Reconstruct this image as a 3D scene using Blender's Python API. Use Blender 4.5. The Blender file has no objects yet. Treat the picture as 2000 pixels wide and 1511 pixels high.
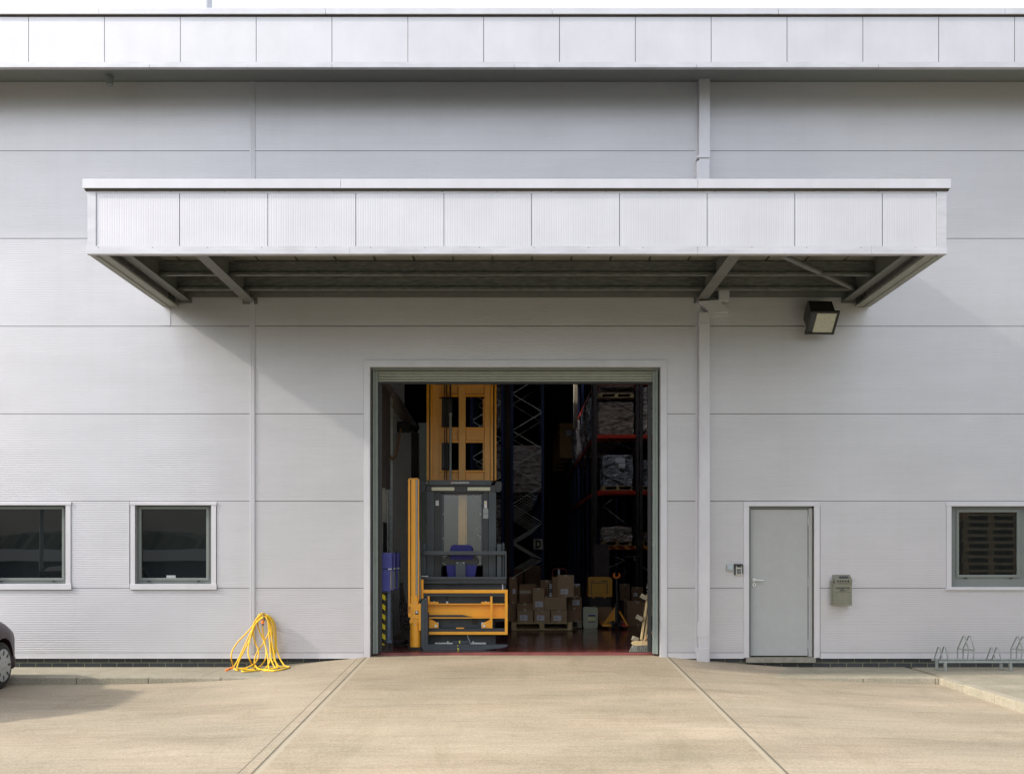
import bpy, bmesh, math, random
from mathutils import Vector, Matrix, noise
random.seed(7)
C = bpy.context.scene
COL = C.collection
R = math.radians

# ------------------------------------------------------------------ camera
CAM_D, EYE, FPX, VX, VY = 16.0, 1.42, 2256.0, 1004.0, 1078.0
cam = bpy.data.cameras.new('camera')
cam.sensor_width = 36.0
cam.lens = FPX / 2000 * 36
cam.shift_x = (1000 - VX) / 2000
cam.shift_y = (VY - 755.5) / 2000
cam.clip_end = 3000
camo = bpy.data.objects.new('camera', cam)
COL.objects.link(camo)
camo.location = (0, -CAM_D, EYE)
camo.rotation_euler = (R(90), 0, 0)
C.camera = camo

# ------------------------------------------------------------------ light
SUN = Vector((3.85, 1.0, -2.6)).normalized()          # direction the sunlight travels
elev = math.asin(-SUN.z)
azim = math.atan2(-SUN.x, -SUN.y)
w = bpy.data.worlds.new('World'); C.world = w; w.use_nodes = True
nt = w.node_tree
bg = nt.nodes['Background']
sky = nt.nodes.new('ShaderNodeTexSky'); sky.sky_type = 'NISHITA'; sky.sun_disc = False
sky.sun_elevation = elev; sky.sun_rotation = azim % (2 * math.pi)
sky.air_density = 1.0; sky.dust_density = 1.6; sky.ozone_density = 1.0
hs = nt.nodes.new('ShaderNodeHueSaturation'); hs.inputs['Saturation'].default_value = 0.32
nt.links.new(sky.outputs[0], hs.inputs['Color'])
# thin bright overcast veil: brighter overhead, dimmer at the horizon
tc = nt.nodes.new('ShaderNodeTexCoord'); sx = nt.nodes.new('ShaderNodeSeparateXYZ'); nt.links.new(tc.outputs['Generated'], sx.inputs[0])
vr = nt.nodes.new('ShaderNodeMapRange'); vr.inputs[1].default_value = 0.0; vr.inputs[2].default_value = 0.9
vr.inputs[3].default_value = 0.42; vr.inputs[4].default_value = 4.5; nt.links.new(sx.outputs[2], vr.inputs[0])
vm = nt.nodes.new('ShaderNodeVectorMath'); vm.operation = 'SCALE'
nt.links.new(hs.outputs[0], vm.inputs[0]); nt.links.new(vr.outputs[0], vm.inputs['Scale'])
nt.links.new(vm.outputs[0], bg.inputs[0])
bg.inputs[1].default_value = 0.15
sl = bpy.data.lights.new('sun', 'SUN'); sl.energy = 3.7; sl.angle = R(2.2); sl.color = (1.0, 0.93, 0.82)
so = bpy.data.objects.new('sun', sl); COL.objects.link(so)
so.rotation_euler = SUN.to_track_quat('-Z', 'Y').to_euler()
so.location = (-20, -20, 20)
C.view_settings.view_transform = 'Standard'; C.view_settings.look = 'None'
C.view_settings.exposure = 0.30; C.view_settings.gamma = 1.0
C.cycles.max_bounces = 10; C.cycles.diffuse_bounces = 5; C.cycles.glossy_bounces = 5
C.cycles.transparent_max_bounces = 12

# ------------------------------------------------------------------ helpers
def S(Y): return FPX / (CAM_D + Y)
def PX(px, Y=0.0): return (px - VX) / S(Y)
def PZ(py, Y=0.0): return EYE - (py - VY) / S(Y)
def PT(px, py, Y=0.0): return Vector((PX(px, Y), Y, PZ(py, Y)))
OFF = {}

def empty(name, loc, label, cat, group=None):
    o = bpy.data.objects.new(name, None); COL.objects.link(o)
    o.location = loc; o.empty_display_size = .2
    OFF[o.name] = Vector(loc)
    tag(o, label, cat, group); return o
def tag(o, label=None, cat=None, group=None, kind=None):
    if label: o['label'] = label
    if cat: o['category'] = cat
    if group: o['group'] = group
    if kind: o['kind'] = kind
    return o

class MB:
    def __init__(s): s.bm = bmesh.new()
    def box(s, x0, x1, y0, y1, z0, z1, bev=0, M=None):
        g = bmesh.ops.create_cube(s.bm, size=1)
        vs = g['verts']
        for v in vs:
            v.co = Vector(((x0+x1)/2 + v.co.x*(x1-x0), (y0+y1)/2 + v.co.y*(y1-y0), (z0+z1)/2 + v.co.z*(z1-z0)))
        if bev:
            es = list({e for v in vs for e in v.link_edges})
            r = bmesh.ops.bevel(s.bm, geom=es, offset=bev, segments=2, affect='EDGES', profile=.7)
            vs = list({v for f in r['faces'] for v in f.verts} | {v for v in vs if v.is_valid})
        if M is not None:
            for v in vs: v.co = M @ v.co
        return s
    def pbox(s, a, b, c, d, Y0, Y1, bev=0, M=None):      # pixel box: its front face at depth Y0
        return s.box(PX(a, Y0), PX(b, Y0), Y0, Y1, PZ(d, Y0), PZ(c, Y0), bev, M)
    def poly(s, pts, axis, a0, a1):                      # extrude 2d polygon along axis
        def mk(p, a):
            return {'x': (a, p[0], p[1]), 'y': (p[0], a, p[1]), 'z': (p[0], p[1], a)}[axis]
        A = [s.bm.verts.new(mk(p, a0)) for p in pts]; B = [s.bm.verts.new(mk(p, a1)) for p in pts]
        n = len(pts)
        s.bm.faces.new(A); s.bm.faces.new(B[::-1])
        for i in range(n): s.bm.faces.new((A[i], B[i], B[(i+1) % n], A[(i+1) % n]))
        return s
    def ppoly(s, pts, Y0, Y1):
        return s.poly([(PX(x, Y0), PZ(y, Y0)) for x, y in pts], 'y', Y0, Y1)
    def tube(s, pts, r, seg=8, closed=False, caps=True):
        pts = [Vector(p) for p in pts]; n = len(pts); rings = []
        up = None
        for i, p in enumerate(pts):
            a = pts[(i-1) % n] if (closed or i) else p
            b = pts[(i+1) % n] if (closed or i < n-1) else p
            t = (b-a)
            if t.length < 1e-9: t = Vector((0, 0, 1))
            t.normalize()
            if up is None:
                up = Vector((0, 0, 1)) if abs(t.z) < .9 else Vector((0, 1, 0))
            u = up - t*up.dot(t)
            if u.length < 1e-6: u = t.orthogonal()
            u.normalize(); up = u; v = t.cross(u)
            rr = r[i] if isinstance(r, (list, tuple)) else r
            rings.append([s.bm.verts.new(p + (u*math.cos(k*2*math.pi/seg) + v*math.sin(k*2*math.pi/seg))*rr) for k in range(seg)])
        for i in range(n if closed else n-1):
            A, B = rings[i], rings[(i+1) % n]
            for k in range(seg):
                s.bm.faces.new((A[k], A[(k+1) % seg], B[(k+1) % seg], B[k]))
        if caps and not closed:
            s.bm.faces.new(rings[0][::-1]); s.bm.faces.new(rings[-1])
        return s
    def cyl(s, p0, p1, r, r2=None, seg=20): return s.tube([p0, p1], [r, r if r2 is None else r2], seg)
    def bar(s, p0, p1, w_, h_):                           # rectangular bar between points
        p0, p1 = Vector(p0), Vector(p1); t = (p1-p0); L = t.length; t.normalize()
        side = t.cross(Vector((0, 1, 0)))
        if side.length < 1e-4: side = Vector((1, 0, 0))
        side.normalize(); o = side.cross(t)
        M = Matrix(((t.x, side.x, o.x, p0.x), (t.y, side.y, o.y, p0.y), (t.z, side.z, o.z, p0.z), (0, 0, 0, 1)))
        return s.box(0, L, -w_/2, w_/2, -h_/2, h_/2, 0, M)
    def text(s, body, size, loc, width=None, height=None, extr=.0008, shear=0, rotx=90, bold=0):
        cu = bpy.data.curves.new('t', 'FONT'); cu.body = body; cu.size = size; cu.extrude = extr
        cu.align_x = 'CENTER'; cu.align_y = 'CENTER'; cu.shear = shear; cu.offset = bold
        o = bpy.data.objects.new('t', cu); COL.objects.link(o)
        bpy.context.view_layer.update()
        me = bpy.data.meshes.new_from_object(o.evaluated_get(bpy.context.evaluated_depsgraph_get()))
        bpy.data.objects.remove(o)
        xs = [v.co.x for v in me.vertices]; ys = [v.co.y for v in me.vertices]
        cx, cy = (min(xs)+max(xs))/2, (min(ys)+max(ys))/2
        fx = (width/(max(xs)-min(xs))) if width else 1; fy = (height/(max(ys)-min(ys))) if height else fx
        me.transform(Matrix.Translation(loc) @ Matrix.Rotation(R(rotx), 4, 'X') @ Matrix.Diagonal((fx, fy, 1, 1)) @ Matrix.Translation((-cx, -cy, 0)))
        s.bm.from_mesh(me); return s
    def rib_h(s, x0, x1, z0, z1, y, pitch=.025, d=.0018):
        z = math.floor(z0/pitch)*pitch; zs = []
        while z < z1 + pitch:
            for dz, dy in ((0, 0), (.60*pitch, 0), (.72*pitch, d), (.88*pitch, d)):
                zs.append((z+dz, y+dy))
            z += pitch
        zs = [(z0, y)] + [q for q in zs if z0+1e-4 < q[0] < z1-1e-4] + [(z1, y)]
        A = [s.bm.verts.new((x0, b, a)) for a, b in zs]; B = [s.bm.verts.new((x1, b, a)) for a, b in zs]
        for i in range(len(zs)-1): s.bm.faces.new((A[i], B[i], B[i+1], A[i+1]))
        return s
    def rib_v(s, x0, x1, z0, z1, y, pitch=.0275, d=.0007):
        x = math.floor(x0/pitch)*pitch; xs = []
        while x < x1 + pitch:
            for dx, dy in ((0, 0), (.60*pitch, 0), (.72*pitch, d), (.88*pitch, d)):
                xs.append((x+dx, y+dy))
            x += pitch
        xs = [(x0, y)] + [q for q in xs if x0+1e-4 < q[0] < x1-1e-4] + [(x1, y)]
        A = [s.bm.verts.new((a, b, z0)) for a, b in xs]; B = [s.bm.verts.new((a, b, z1)) for a, b in xs]
        for i in range(len(xs)-1): s.bm.faces.new((A[i], A[i+1], B[i+1], B[i]))
        return s
    def build(s, name, m, parent=None, smooth=False, fixn=True):
        if fixn: bmesh.ops.recalc_face_normals(s.bm, faces=s.bm.faces)
        me = bpy.data.meshes.new(name)
        if parent is None:
            xs = [v.co.x for v in s.bm.verts]; ys = [v.co.y for v in s.bm.verts]; zs = [v.co.z for v in s.bm.verts]
            off = Vector(((min(xs)+max(xs))/2, (min(ys)+max(ys))/2, min(zs)))
        else: off = OFF[parent.name]
        for v in s.bm.verts: v.co -= off
        s.bm.to_mesh(me); s.bm.free()
        if smooth:
            for p in me.polygons: p.use_smooth = True
            me.set_sharp_from_angle(angle=R(35))
        me.materials.append(m)
        o = bpy.data.objects.new(name, me); COL.objects.link(o)
        if parent is None: o.location = off
        else: o.parent = parent
        OFF[o.name] = off
        return o

def dup(o, delta=(0, 0, 0), parent=None):
    c = o.copy(); COL.objects.link(c)
    if parent is None: c.location = Vector(o.location) + Vector(delta)
    else: c.parent = parent
    OFF[c.name] = OFF[o.name] + Vector(delta)
    for ch in list(o.children): dup(ch, delta, c)
    return c

# ------------------------------------------------------------------ materials
def mat(name, col, rough=.5, metal=0.0, var=.08, vscale=6, stretch=(1, 1, 1), bump=0, bscale=80, spec=.5, col2=None, spots=0, coat=0):
    m = bpy.data.materials.new(name); m.use_nodes = True; n = m.node_tree; b = n.nodes['Principled BSDF']
    g = n.nodes.new('ShaderNodeNewGeometry'); mp = n.nodes.new('ShaderNodeMapping'); mp.inputs['Scale'].default_value = stretch
    n.links.new(g.outputs['Position'], mp.inputs['Vector'])
    nz = n.nodes.new('ShaderNodeTexNoise'); nz.inputs['Scale'].default_value = vscale; nz.inputs['Detail'].default_value = 6
    nz.inputs['Roughness'].default_value = .6
    n.links.new(mp.outputs[0], nz.inputs['Vector'])
    cr = n.nodes.new('ShaderNodeValToRGB'); cr.color_ramp.elements[0].position = .32; cr.color_ramp.elements[1].position = .68
    lo = [c*(1-var) for c in col]; hi = [min(1, c*(1+var)) for c in (col2 or col)]
    cr.color_ramp.elements[0].color = (*lo, 1); cr.color_ramp.elements[1].color = (*hi, 1)
    n.links.new(nz.outputs['Fac'], cr.inputs[0]); n.links.new(cr.outputs[0], b.inputs['Base Color'])
    b.inputs['Roughness'].default_value = rough; b.inputs['Metallic'].default_value = metal
    b.inputs['Specular IOR Level'].default_value = spec
    if coat: b.inputs['Coat Weight'].default_value = coat; b.inputs['Coat Roughness'].default_value = .08
    if bump:
        n2 = n.nodes.new('ShaderNodeTexNoise'); n2.inputs['Scale'].default_value = bscale; n2.inputs['Detail'].default_value = 4
        n.links.new(mp.outputs[0], n2.inputs['Vector'])
        bp = n.nodes.new('ShaderNodeBump'); bp.inputs['Strength'].default_value = bump; bp.inputs['Distance'].default_value = .01
        n.links.new(n2.outputs['Fac'], bp.inputs['Height']); n.links.new(bp.outputs[0], b.inputs['Normal'])
    return m

CLAD = mat('silver_cladding', (.565, .555, .575), .38, .72, .035, 1.1, (.6, 1, 2.2), bump=.03, bscale=300)
FASC = mat('silver_fascia', (.56, .548, .575), .46, .5, .05, 1.3, (1, 1, 1))
TRIM = mat('silver_trim', (.57, .56, .585), .44, .5, .05, 3, (1, 1, .5))
FLASH = mat('flashing', (.53, .52, .545), .44, .5, .10, 2.5, (1, 1, 4))
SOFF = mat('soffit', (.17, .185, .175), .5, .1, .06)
DARK = mat('dark_gap', (.05, .042, .03), .8)
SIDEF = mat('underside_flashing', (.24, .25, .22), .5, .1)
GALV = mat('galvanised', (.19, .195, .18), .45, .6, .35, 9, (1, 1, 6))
GALV2 = mat('galvanised_bright', (.42, .45, .45), .4, .55, .2, 14)
BEAMG = mat('grey_steel', (.13, .135, .125), .5, .1, .10)
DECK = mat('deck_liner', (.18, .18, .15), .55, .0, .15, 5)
WFRAME = mat('window_frame', (.155, .17, .16), .4, .1, .04)
DOORP = mat('door_paint', (.335, .342, .335), .45, 0, .03, 8)
CONC_S = mat('concrete_sill', (.20, .19, .155), .85, 0, .2, 12, bump=.3)
BLACK = mat('black_plastic', (.015, .015, .015), .45, 0, .1)
RUBBER = mat('rubber', (.02, .02, .02), .8, 0, .2, 20)
YEL = mat('truck_yellow', (.92, .41, .025), .35, 0, .05, 5, coat=.2)
YELP = mat('truck_yellow_pale', (.86, .44, .10), .4, 0, .06, 5)
TGREY = mat('truck_grey', (.055, .066, .078), .42, .1, .08, 8)
TGREY2 = mat('truck_dark_grey', (.035, .038, .042), .5, .0, .12, 9)
STEEL = mat('bright_steel', (.62, .63, .60), .35, .35, .1)
SEATB = mat('seat_blue', (.025, .025, .16), .8, 0, .12, 30)
WHITE = mat('white_paper', (.62, .62, .68), .7, 0, .08, 40)
CARD = mat('cardboard', (.37, .265, .165), .85, 0, .08, 9, (1, 1, 3))
CARD2 = mat('cardboard_dark', (.27, .165, .095), .85, 0, .12, 9, (1, 1, 3))
TAPE = mat('packing_tape', (.42, .36, .26), .35, 0, .08)
WOOD = mat('pallet_wood', (.50, .38, .20), .8, 0, .22, 7, (1, 1, 1), bump=.2, bscale=60)
WOODG = mat('weathered_wood', (.27, .235, .17), .85, 0, .25, 8, bump=.2, bscale=60)
IWALL = mat('interior_plaster', (.80, .80, .73), .8, 0, .06, 4)
IGREEN = mat('interior_panel', (.48, .56, .52), .7, 0, .10, 4)
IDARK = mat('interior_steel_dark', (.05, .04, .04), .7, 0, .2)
RBLUE = mat('rack_blue', (.03, .045, .14), .45, 0, .1)
RRED = mat('rack_red', (.48, .035, .015), .45, 0, .1)
BLUE = mat('cabinet_blue', (.07, .08, .34), .45, 0, .06)
HOSE = mat('hose_yellow', (.66, .40, .006), .6, 0, .06, 20)
ORNG = mat('connector_orange', (.85, .22, .03), .4)
PAINT = mat('car_maroon', (.030, .012, .016), .38, 0, .05, 3, coat=.15, spec=.35)
HUB = mat('hubcap_silver', (.42, .43, .42), .4, .4, .05)
LENS = mat('flood_lens', (.42, .43, .35), .25, 0, .12, 30)
BINM = mat('bin_steel', (.17, .168, .125), .45, .2, .10, 12)
GREYP = mat('grey_plastic', (.30, .33, .33), .5)
LBLUE = mat('pale_button', (.36, .42, .44), .4)
KEYM = mat('keypad_silver', (.50, .50, .44), .4, .3)
CAN = mat('jerrycan_plastic', (.42, .45, .33), .45, 0, .06, 6)
NAVY = mat('label_navy', (.03, .04, .22), .5)
LYEL = mat('label_yellow', (.70, .66, .06), .5)
TRED = mat('toe_red', (.55, .03, .02), .4)
BRIS = mat('bristle', (.05, .055, .045), .8, 0, .5, 60, (3, 3, .3), col2=(.30, .31, .26))
GRASS = mat('far_grass', (.07, .09, .03), .9, 0, .3, .4)
TREEM = mat('far_trees', (.018, .026, .016), .9, 0, .4, .3)
SHEDR = mat('shed_roof', (.10, .105, .11), .6)
SHEDB = mat('shed_wall', (.05, .07, .14), .6)

def streaks(m, amt=.06):
    N = m.node_tree.nodes; L = m.node_tree.links; b = N['Principled BSDF']
    src = b.inputs['Base Color'].links[0].from_socket
    g = N.new('ShaderNodeNewGeometry'); col = src
    for sc_, st, lo, hi, a in ((1.0, (5, 1, .22), .50, .78, amt*.45), (30, (1, 1, 1), .68, .8, amt*1.2), (.6, (1, 1, 1), .4, .7, amt*.6)):
        mp = N.new('ShaderNodeMapping'); mp.inputs['Scale'].default_value = st; L.new(g.outputs['Position'], mp.inputs[0])
        n = N.new('ShaderNodeTexNoise'); n.inputs['Scale'].default_value = sc_; n.inputs['Detail'].default_value = 7; n.inputs['Roughness'].default_value = .65
        L.new(mp.outputs[0], n.inputs[0])
        r_ = N.new('ShaderNodeValToRGB'); r_.color_ramp.elements[0].position = lo; r_.color_ramp.elements[1].position = hi
        r_.color_ramp.elements[0].color = (1, 1, 1, 1); r_.color_ramp.elements[1].color = (1-a, 1-a*1.05, 1-a*1.25, 1); L.new(n.outputs['Fac'], r_.inputs[0])
        x = N.new('ShaderNodeMix'); x.data_type = 'RGBA'; x.blend_type = 'MULTIPLY'; x.inputs[0].default_value = 1
        L.new(col, x.inputs[6]); L.new(r_.outputs[0], x.inputs[7]); col = x.outputs[2]
    L.new(col, b.inputs['Base Color'])
for m_ in (CLAD, FASC, TRIM, FLASH): streaks(m_)
streaks(DOORP, .05)
streaks(YEL, .12); streaks(YELP, .15); streaks(TGREY, .25)

def nodes_of(m): return m.node_tree.nodes, m.node_tree.links, m.node_tree.nodes['Principled BSDF']

def brick_mat():
    m = bpy.data.materials.new('engineering_brick'); m.use_nodes = True; N, L, b = nodes_of(m)
    g = N.new('ShaderNodeNewGeometry'); sp = N.new('ShaderNodeSeparateXYZ'); cb = N.new('ShaderNodeCombineXYZ')
    L.new(g.outputs['Position'], sp.inputs[0]); L.new(sp.outputs[0], cb.inputs[0])
    ad = N.new('ShaderNodeMath'); ad.operation = 'ADD'; ad.inputs[1].default_value = .187
    L.new(sp.outputs[2], ad.inputs[0]); L.new(ad.outputs[0], cb.inputs[1])
    br = N.new('ShaderNodeTexBrick'); br.inputs['Scale'].default_value = 1; br.inputs['Brick Width'].default_value = .225
    br.inputs['Row Height'].default_value = .075; br.inputs['Mortar Size'].default_value = .005; br.inputs['Mortar Smooth'].default_value = .3
    br.inputs['Color1'].default_value = (.028, .032, .036, 1); br.inputs['Color2'].default_value = (.055, .060, .062, 1)
    br.inputs['Mortar'].default_value = (.23, .23, .13, 1)
    L.new(cb.outputs[0], br.inputs['Vector']); 
    nz = N.new('ShaderNodeTexNoise'); nz.inputs['Scale'].default_value = 14; nz.inputs['Detail'].default_value = 6
    L.new(g.outputs['Position'], nz.inputs['Vector'])
    mx = N.new('ShaderNodeMix'); mx.data_type = 'RGBA'; mx.blend_type = 'MULTIPLY'; mx.inputs[0].default_value = .5
    L.new(br.outputs['Color'], mx.inputs[6]); L.new(nz.outputs['Fac'], mx.inputs[7]); L.new(mx.outputs[2], b.inputs['Base Color'])
    b.inputs['Roughness'].default_value = .55
    bp = N.new('ShaderNodeBump'); bp.inputs['Strength'].default_value = .6; bp.inputs['Distance'].default_value = .006; bp.invert = True
    L.new(br.outputs['Fac'], bp.inputs['Height']); L.new(bp.outputs[0], b.inputs['Normal'])
    return m
BRICK = brick_mat()

def concrete(name, c1, c2, streak=(1.0, 9.0, 1.0), joints=None):
    m = bpy.data.materials.new(name); m.use_nodes = True; N, L, b = nodes_of(m)
    g = N.new('ShaderNodeNewGeometry')
    def nz(scale, st, det=8, ro=.6):
        mp = N.new('ShaderNodeMapping'); mp.inputs['Scale'].default_value = st; L.new(g.outputs['Position'], mp.inputs[0])
        n = N.new('ShaderNodeTexNoise'); n.inputs['Scale'].default_value = scale; n.inputs['Detail'].default_value = det; n.inputs['Roughness'].default_value = ro
        L.new(mp.outputs[0], n.inputs[0]); return n
    def ramp(n, p0, p1, a, z):
        r = N.new('ShaderNodeValToRGB'); r.color_ramp.elements[0].position = p0; r.color_ramp.elements[1].position = p1
        r.color_ramp.elements[0].color = (*a, 1); r.color_ramp.elements[1].color = (*z, 1); L.new(n.outputs['Fac'], r.inputs[0]); return r
    def mul(a, c, f=1.0):
        x = N.new('ShaderNodeMix'); x.data_type = 'RGBA'; x.blend_type = 'MULTIPLY'; x.inputs[0].default_value = f
        L.new(a, x.inputs[6]); L.new(c, x.inputs[7]); return x.outputs[2]
    base = ramp(nz(.7, (.55, 1.6, 1)), .30, .70, c1, c2).outputs[0]
    ns = nz(2.4, (streak[0]*.6, streak[1]*.55, 1), 10, .68); ns.inputs['Distortion'].default_value = .5
    col = mul(base, ramp(ns, .36, .66, (.90, .89, .87), (1.04, 1.035, 1.03)).outputs[0])
    col = mul(col, ramp(nz(.45, (1, 1.8, 1), 5, .55), .35, .65, (.87, .88, .86), (1.10, 1.07, 1.05)).outputs[0])
    nm = nz(4.0, (.8, 1.7, 1), 10, .8); nm.inputs['Distortion'].default_value = .8
    col = mul(col, ramp(nm, .56, .70, (1, 1, 1), (.72, .71, .67)).outputs[0], .85)
    col = mul(col, ramp(nz(1.3, (.5, 3.2, 1), 10, .7), .55, .74, (1, 1, 1), (.80, .80, .78)).outputs[0])
    col = mul(col, ramp(nz(42, (1, 1, 1), 4, .8), .36, .64, (.78, .77, .75), (1.16, 1.16, 1.16)).outputs[0])
    col = mul(col, ramp(nz(28, (1, 1, 1), 2), .70, .76, (1, 1, 1), (.62, .58, .50)).outputs[0], .6)
    nt_ = nz(1.1, (1.6, .35, 1), 9, .7); nt_.inputs['Distortion'].default_value = .6
    col = mul(col, ramp(nt_, .52, .70, (1, 1, 1), (.84, .84, .80)).outputs[0], .9)
    if joints:
        sp = N.new('ShaderNodeSeparateXYZ'); L.new(g.outputs['Position'], sp.inputs[0])
        wob = nz(3.0, (1, 1, 1), 4)
        xo = N.new('ShaderNodeMath'); xo.operation = 'MULTIPLY_ADD'; xo.inputs[1].default_value = .014
        L.new(wob.outputs['Fac'], xo.inputs[0]); L.new(sp.outputs[0], xo.inputs[2])
        for x0, wd, cc in joints:
            d = N.new('ShaderNodeMath'); d.operation = 'SUBTRACT'; d.inputs[1].default_value = x0 + .007; L.new(xo.outputs[0], d.inputs[0])
            a = N.new('ShaderNodeMath'); a.operation = 'ABSOLUTE'; L.new(d.outputs[0], a.inputs[0])
            r = N.new('ShaderNodeMapRange'); r.inputs[1].default_value = wd*.6; r.inputs[2].default_value = wd*1.2
            r.inputs[3].default_value = 1; r.inputs[4].default_value = 0; L.new(a.outputs[0], r.inputs[0])
            x = N.new('ShaderNodeMix'); x.data_type = 'RGBA'; x.inputs[7].default_value = (*cc, 1)
            L.new(r.outputs[0], x.inputs[0]); L.new(col, x.inputs[6]); col = x.outputs[2]
    L.new(col, b.inputs['Base Color']); b.inputs['Roughness'].default_value = .85; b.inputs['Specular IOR Level'].default_value = .3
    bp = N.new('ShaderNodeBump'); bp.inputs['Strength'].default_value = .7; bp.inputs['Distance'].default_value = .010
    n2 = nz(26, (1, 2.0, 1), 8, .75); L.new(n2.outputs['Fac'], bp.inputs['Height']); L.new(bp.outputs[0], b.inputs['Normal'])
    return m
GC1, GC2 = (.25, .208, .152), (.34, .292, .222)
JD = (.10, .085, .06); JL = (.30, .26, .19)
GROUND = concrete('yard_concrete', GC1, GC2, joints=[(-2.16, .006, JD), (2.27, .005, (.25, .2, .13))])
RAMP = concrete('ramp_concrete', (.255, .210, .148), (.335, .284, .210), joints=[(-2.055, .017, JD), (2.14, .013, JD), (2.10, .02, JL), (-2.01, .022, JL)])
PAVE = concrete('pavement_concrete', (.23, .21, .16), (.29, .27, .21), streak=(3, 3, 1))
KERB = concrete('kerb_concrete', (.26, .24, .19), (.34, .315, .25), streak=(4, 4, 1))

def glossy_floor():
    m = mat('red_floor_paint', (.12, .035, .03), .22, 0, .35, 1.6, (1, 2, 1), bump=.012, bscale=8)
    N, L, b = nodes_of(m)
    nz = N.new('ShaderNodeTexNoise'); nz.inputs['Scale'].default_value = 5; nz.inputs['Detail'].default_value = 8
    g = N.new('ShaderNodeNewGeometry'); L.new(g.outputs['Position'], nz.inputs[0])
    r = N.new('ShaderNodeMapRange'); r.inputs[3].default_value = .04; r.inputs[4].default_value = .28
    L.new(nz.outputs['Fac'], r.inputs[0]); L.new(r.outputs[0], b.inputs['Roughness'])
    return m
FLOORM = glossy_floor()

def window_glass():
    m = bpy.data.materials.new('window_glass'); m.use_nodes = True; N, L, b = nodes_of(m)
    b.inputs['Base Color'].default_value = (.008, .010, .010, 1); b.inputs['Roughness'].default_value = .01; b.inputs['IOR'].default_value = 1.55
    g = N.new('ShaderNodeNewGeometry'); nz = N.new('ShaderNodeTexNoise'); nz.inputs['Scale'].default_value = 1.6; nz.inputs['Detail'].default_value = 1
    L.new(g.outputs['Position'], nz.inputs[0])
    bp = N.new('ShaderNodeBump'); bp.inputs['Strength'].default_value = .018; bp.inputs['Distance'].default_value = .02
    L.new(nz.outputs['Fac'], bp.inputs['Height']); L.new(bp.outputs[0], b.inputs['Normal'])
    return m
GLASS = window_glass()
def cab_glass():
    m = bpy.data.materials.new('cab_screen'); m.use_nodes = True; N, L, b = nodes_of(m); out = N['Material Output']
    tr = N.new('ShaderNodeBsdfTransparent'); tr.inputs[0].default_value = (.93, .95, .93, 1)
    gl = N.new('ShaderNodeBsdfGlossy'); gl.inputs['Roughness'].default_value = .03
    df = N.new('ShaderNodeBsdfDiffuse'); df.inputs[0].default_value = (.6, .65, .62, 1)
    fr = N.new('ShaderNodeFresnel'); fr.inputs[0].default_value = 1.5
    ad = N.new('ShaderNodeMath'); ad.operation = 'MULTIPLY_ADD'; ad.inputs[1].default_value = 2.0; ad.inputs[2].default_value = .03
    m0 = N.new('ShaderNodeMixShader'); m0.inputs[0].default_value = .035; L.new(tr.outputs[0], m0.inputs[1]); L.new(df.outputs[0], m0.inputs[2])
    mx = N.new('ShaderNodeMixShader')
    L.new(fr.outputs[0], ad.inputs[0]); L.new(ad.outputs[0], mx.inputs[0]); L.new(m0.outputs[0], mx.inputs[1]); L.new(gl.outputs[0], mx.inputs[2])
    L.new(mx.outputs[0], out.inputs[0]); return m
CABG = cab_glass()
def hazard(name, axis, pitch, c1=(.75, .62, .02), c2=(.012, .012, .012)):
    m = bpy.data.materials.new(name); m.use_nodes = True; N, L, b = nodes_of(m)
    g = N.new('ShaderNodeNewGeometry'); sp = N.new('ShaderNodeSeparateXYZ'); L.new(g.outputs['Position'], sp.inputs[0])
    k = N.new('ShaderNodeMath'); k.operation = 'MULTIPLY_ADD'; k.inputs[1].default_value = .7
    L.new(sp.outputs[0], k.inputs[0]); L.new(sp.outputs[2], k.inputs[2])
    d = N.new('ShaderNodeMath'); d.operation = 'DIVIDE'; d.inputs[1].default_value = pitch; L.new(k.outputs[0], d.inputs[0])
    f = N.new('ShaderNodeMath'); f.operation = 'FRACT'; L.new(d.outputs[0], f.inputs[0])
    c = N.new('ShaderNodeMath'); c.operation = 'GREATER_THAN'; c.inputs[1].default_value = .5; L.new(f.outputs[0], c.inputs[0])
    x = N.new('ShaderNodeMix'); x.data_type = 'RGBA'; x.inputs[6].default_value = (*c1, 1); x.inputs[7].default_value = (*c2, 1)
    L.new(c.outputs[0], x.inputs[0]); L.new(x.outputs[2], b.inputs['Base Color']); b.inputs['Roughness'].default_value = .5
    return m
HAZ = hazard('hazard_stripe', 'z', .14)
HAZR = hazard('hazard_beam', 'x', .22, (.70, .30, .02), (.25, .01, .01))
def wrapm(name, c, c2):
    m = mat(name, c, .22, 0, .25, 5, (1, 1, 3), col2=c2)
    N, L, b = nodes_of(m)
    g = N.new('ShaderNodeNewGeometry'); mp = N.new('ShaderNodeMapping'); mp.inputs['Scale'].default_value = (1.5, 1.5, 6)
    mp.inputs['Rotation'].default_value = (0, .15, 0)
    L.new(g.outputs['Position'], mp.inputs[0]); nz = N.new('ShaderNodeTexNoise'); nz.inputs['Scale'].default_value = 3; nz.inputs['Detail'].default_value = 8
    nz.inputs['Distortion'].default_value = 1.2
    L.new(mp.outputs[0], nz.inputs[0]); bp = N.new('ShaderNodeBump'); bp.inputs['Strength'].default_value = 1; bp.inputs['Distance'].default_value = .12
    L.new(nz.outputs['Fac'], bp.inputs['Height']); L.new(bp.outputs[0], b.inputs['Normal']); return m
WRAPW = wrapm('wrapped_pale', (.30, .18, .13), (.66, .61, .58))
WRAPB = wrapm('wrapped_brown', (.15, .10, .065), (.36, .30, .26))
WRAPG = wrapm('wrapped_grey', (.13, .14, .165), (.40, .43, .48))

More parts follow.
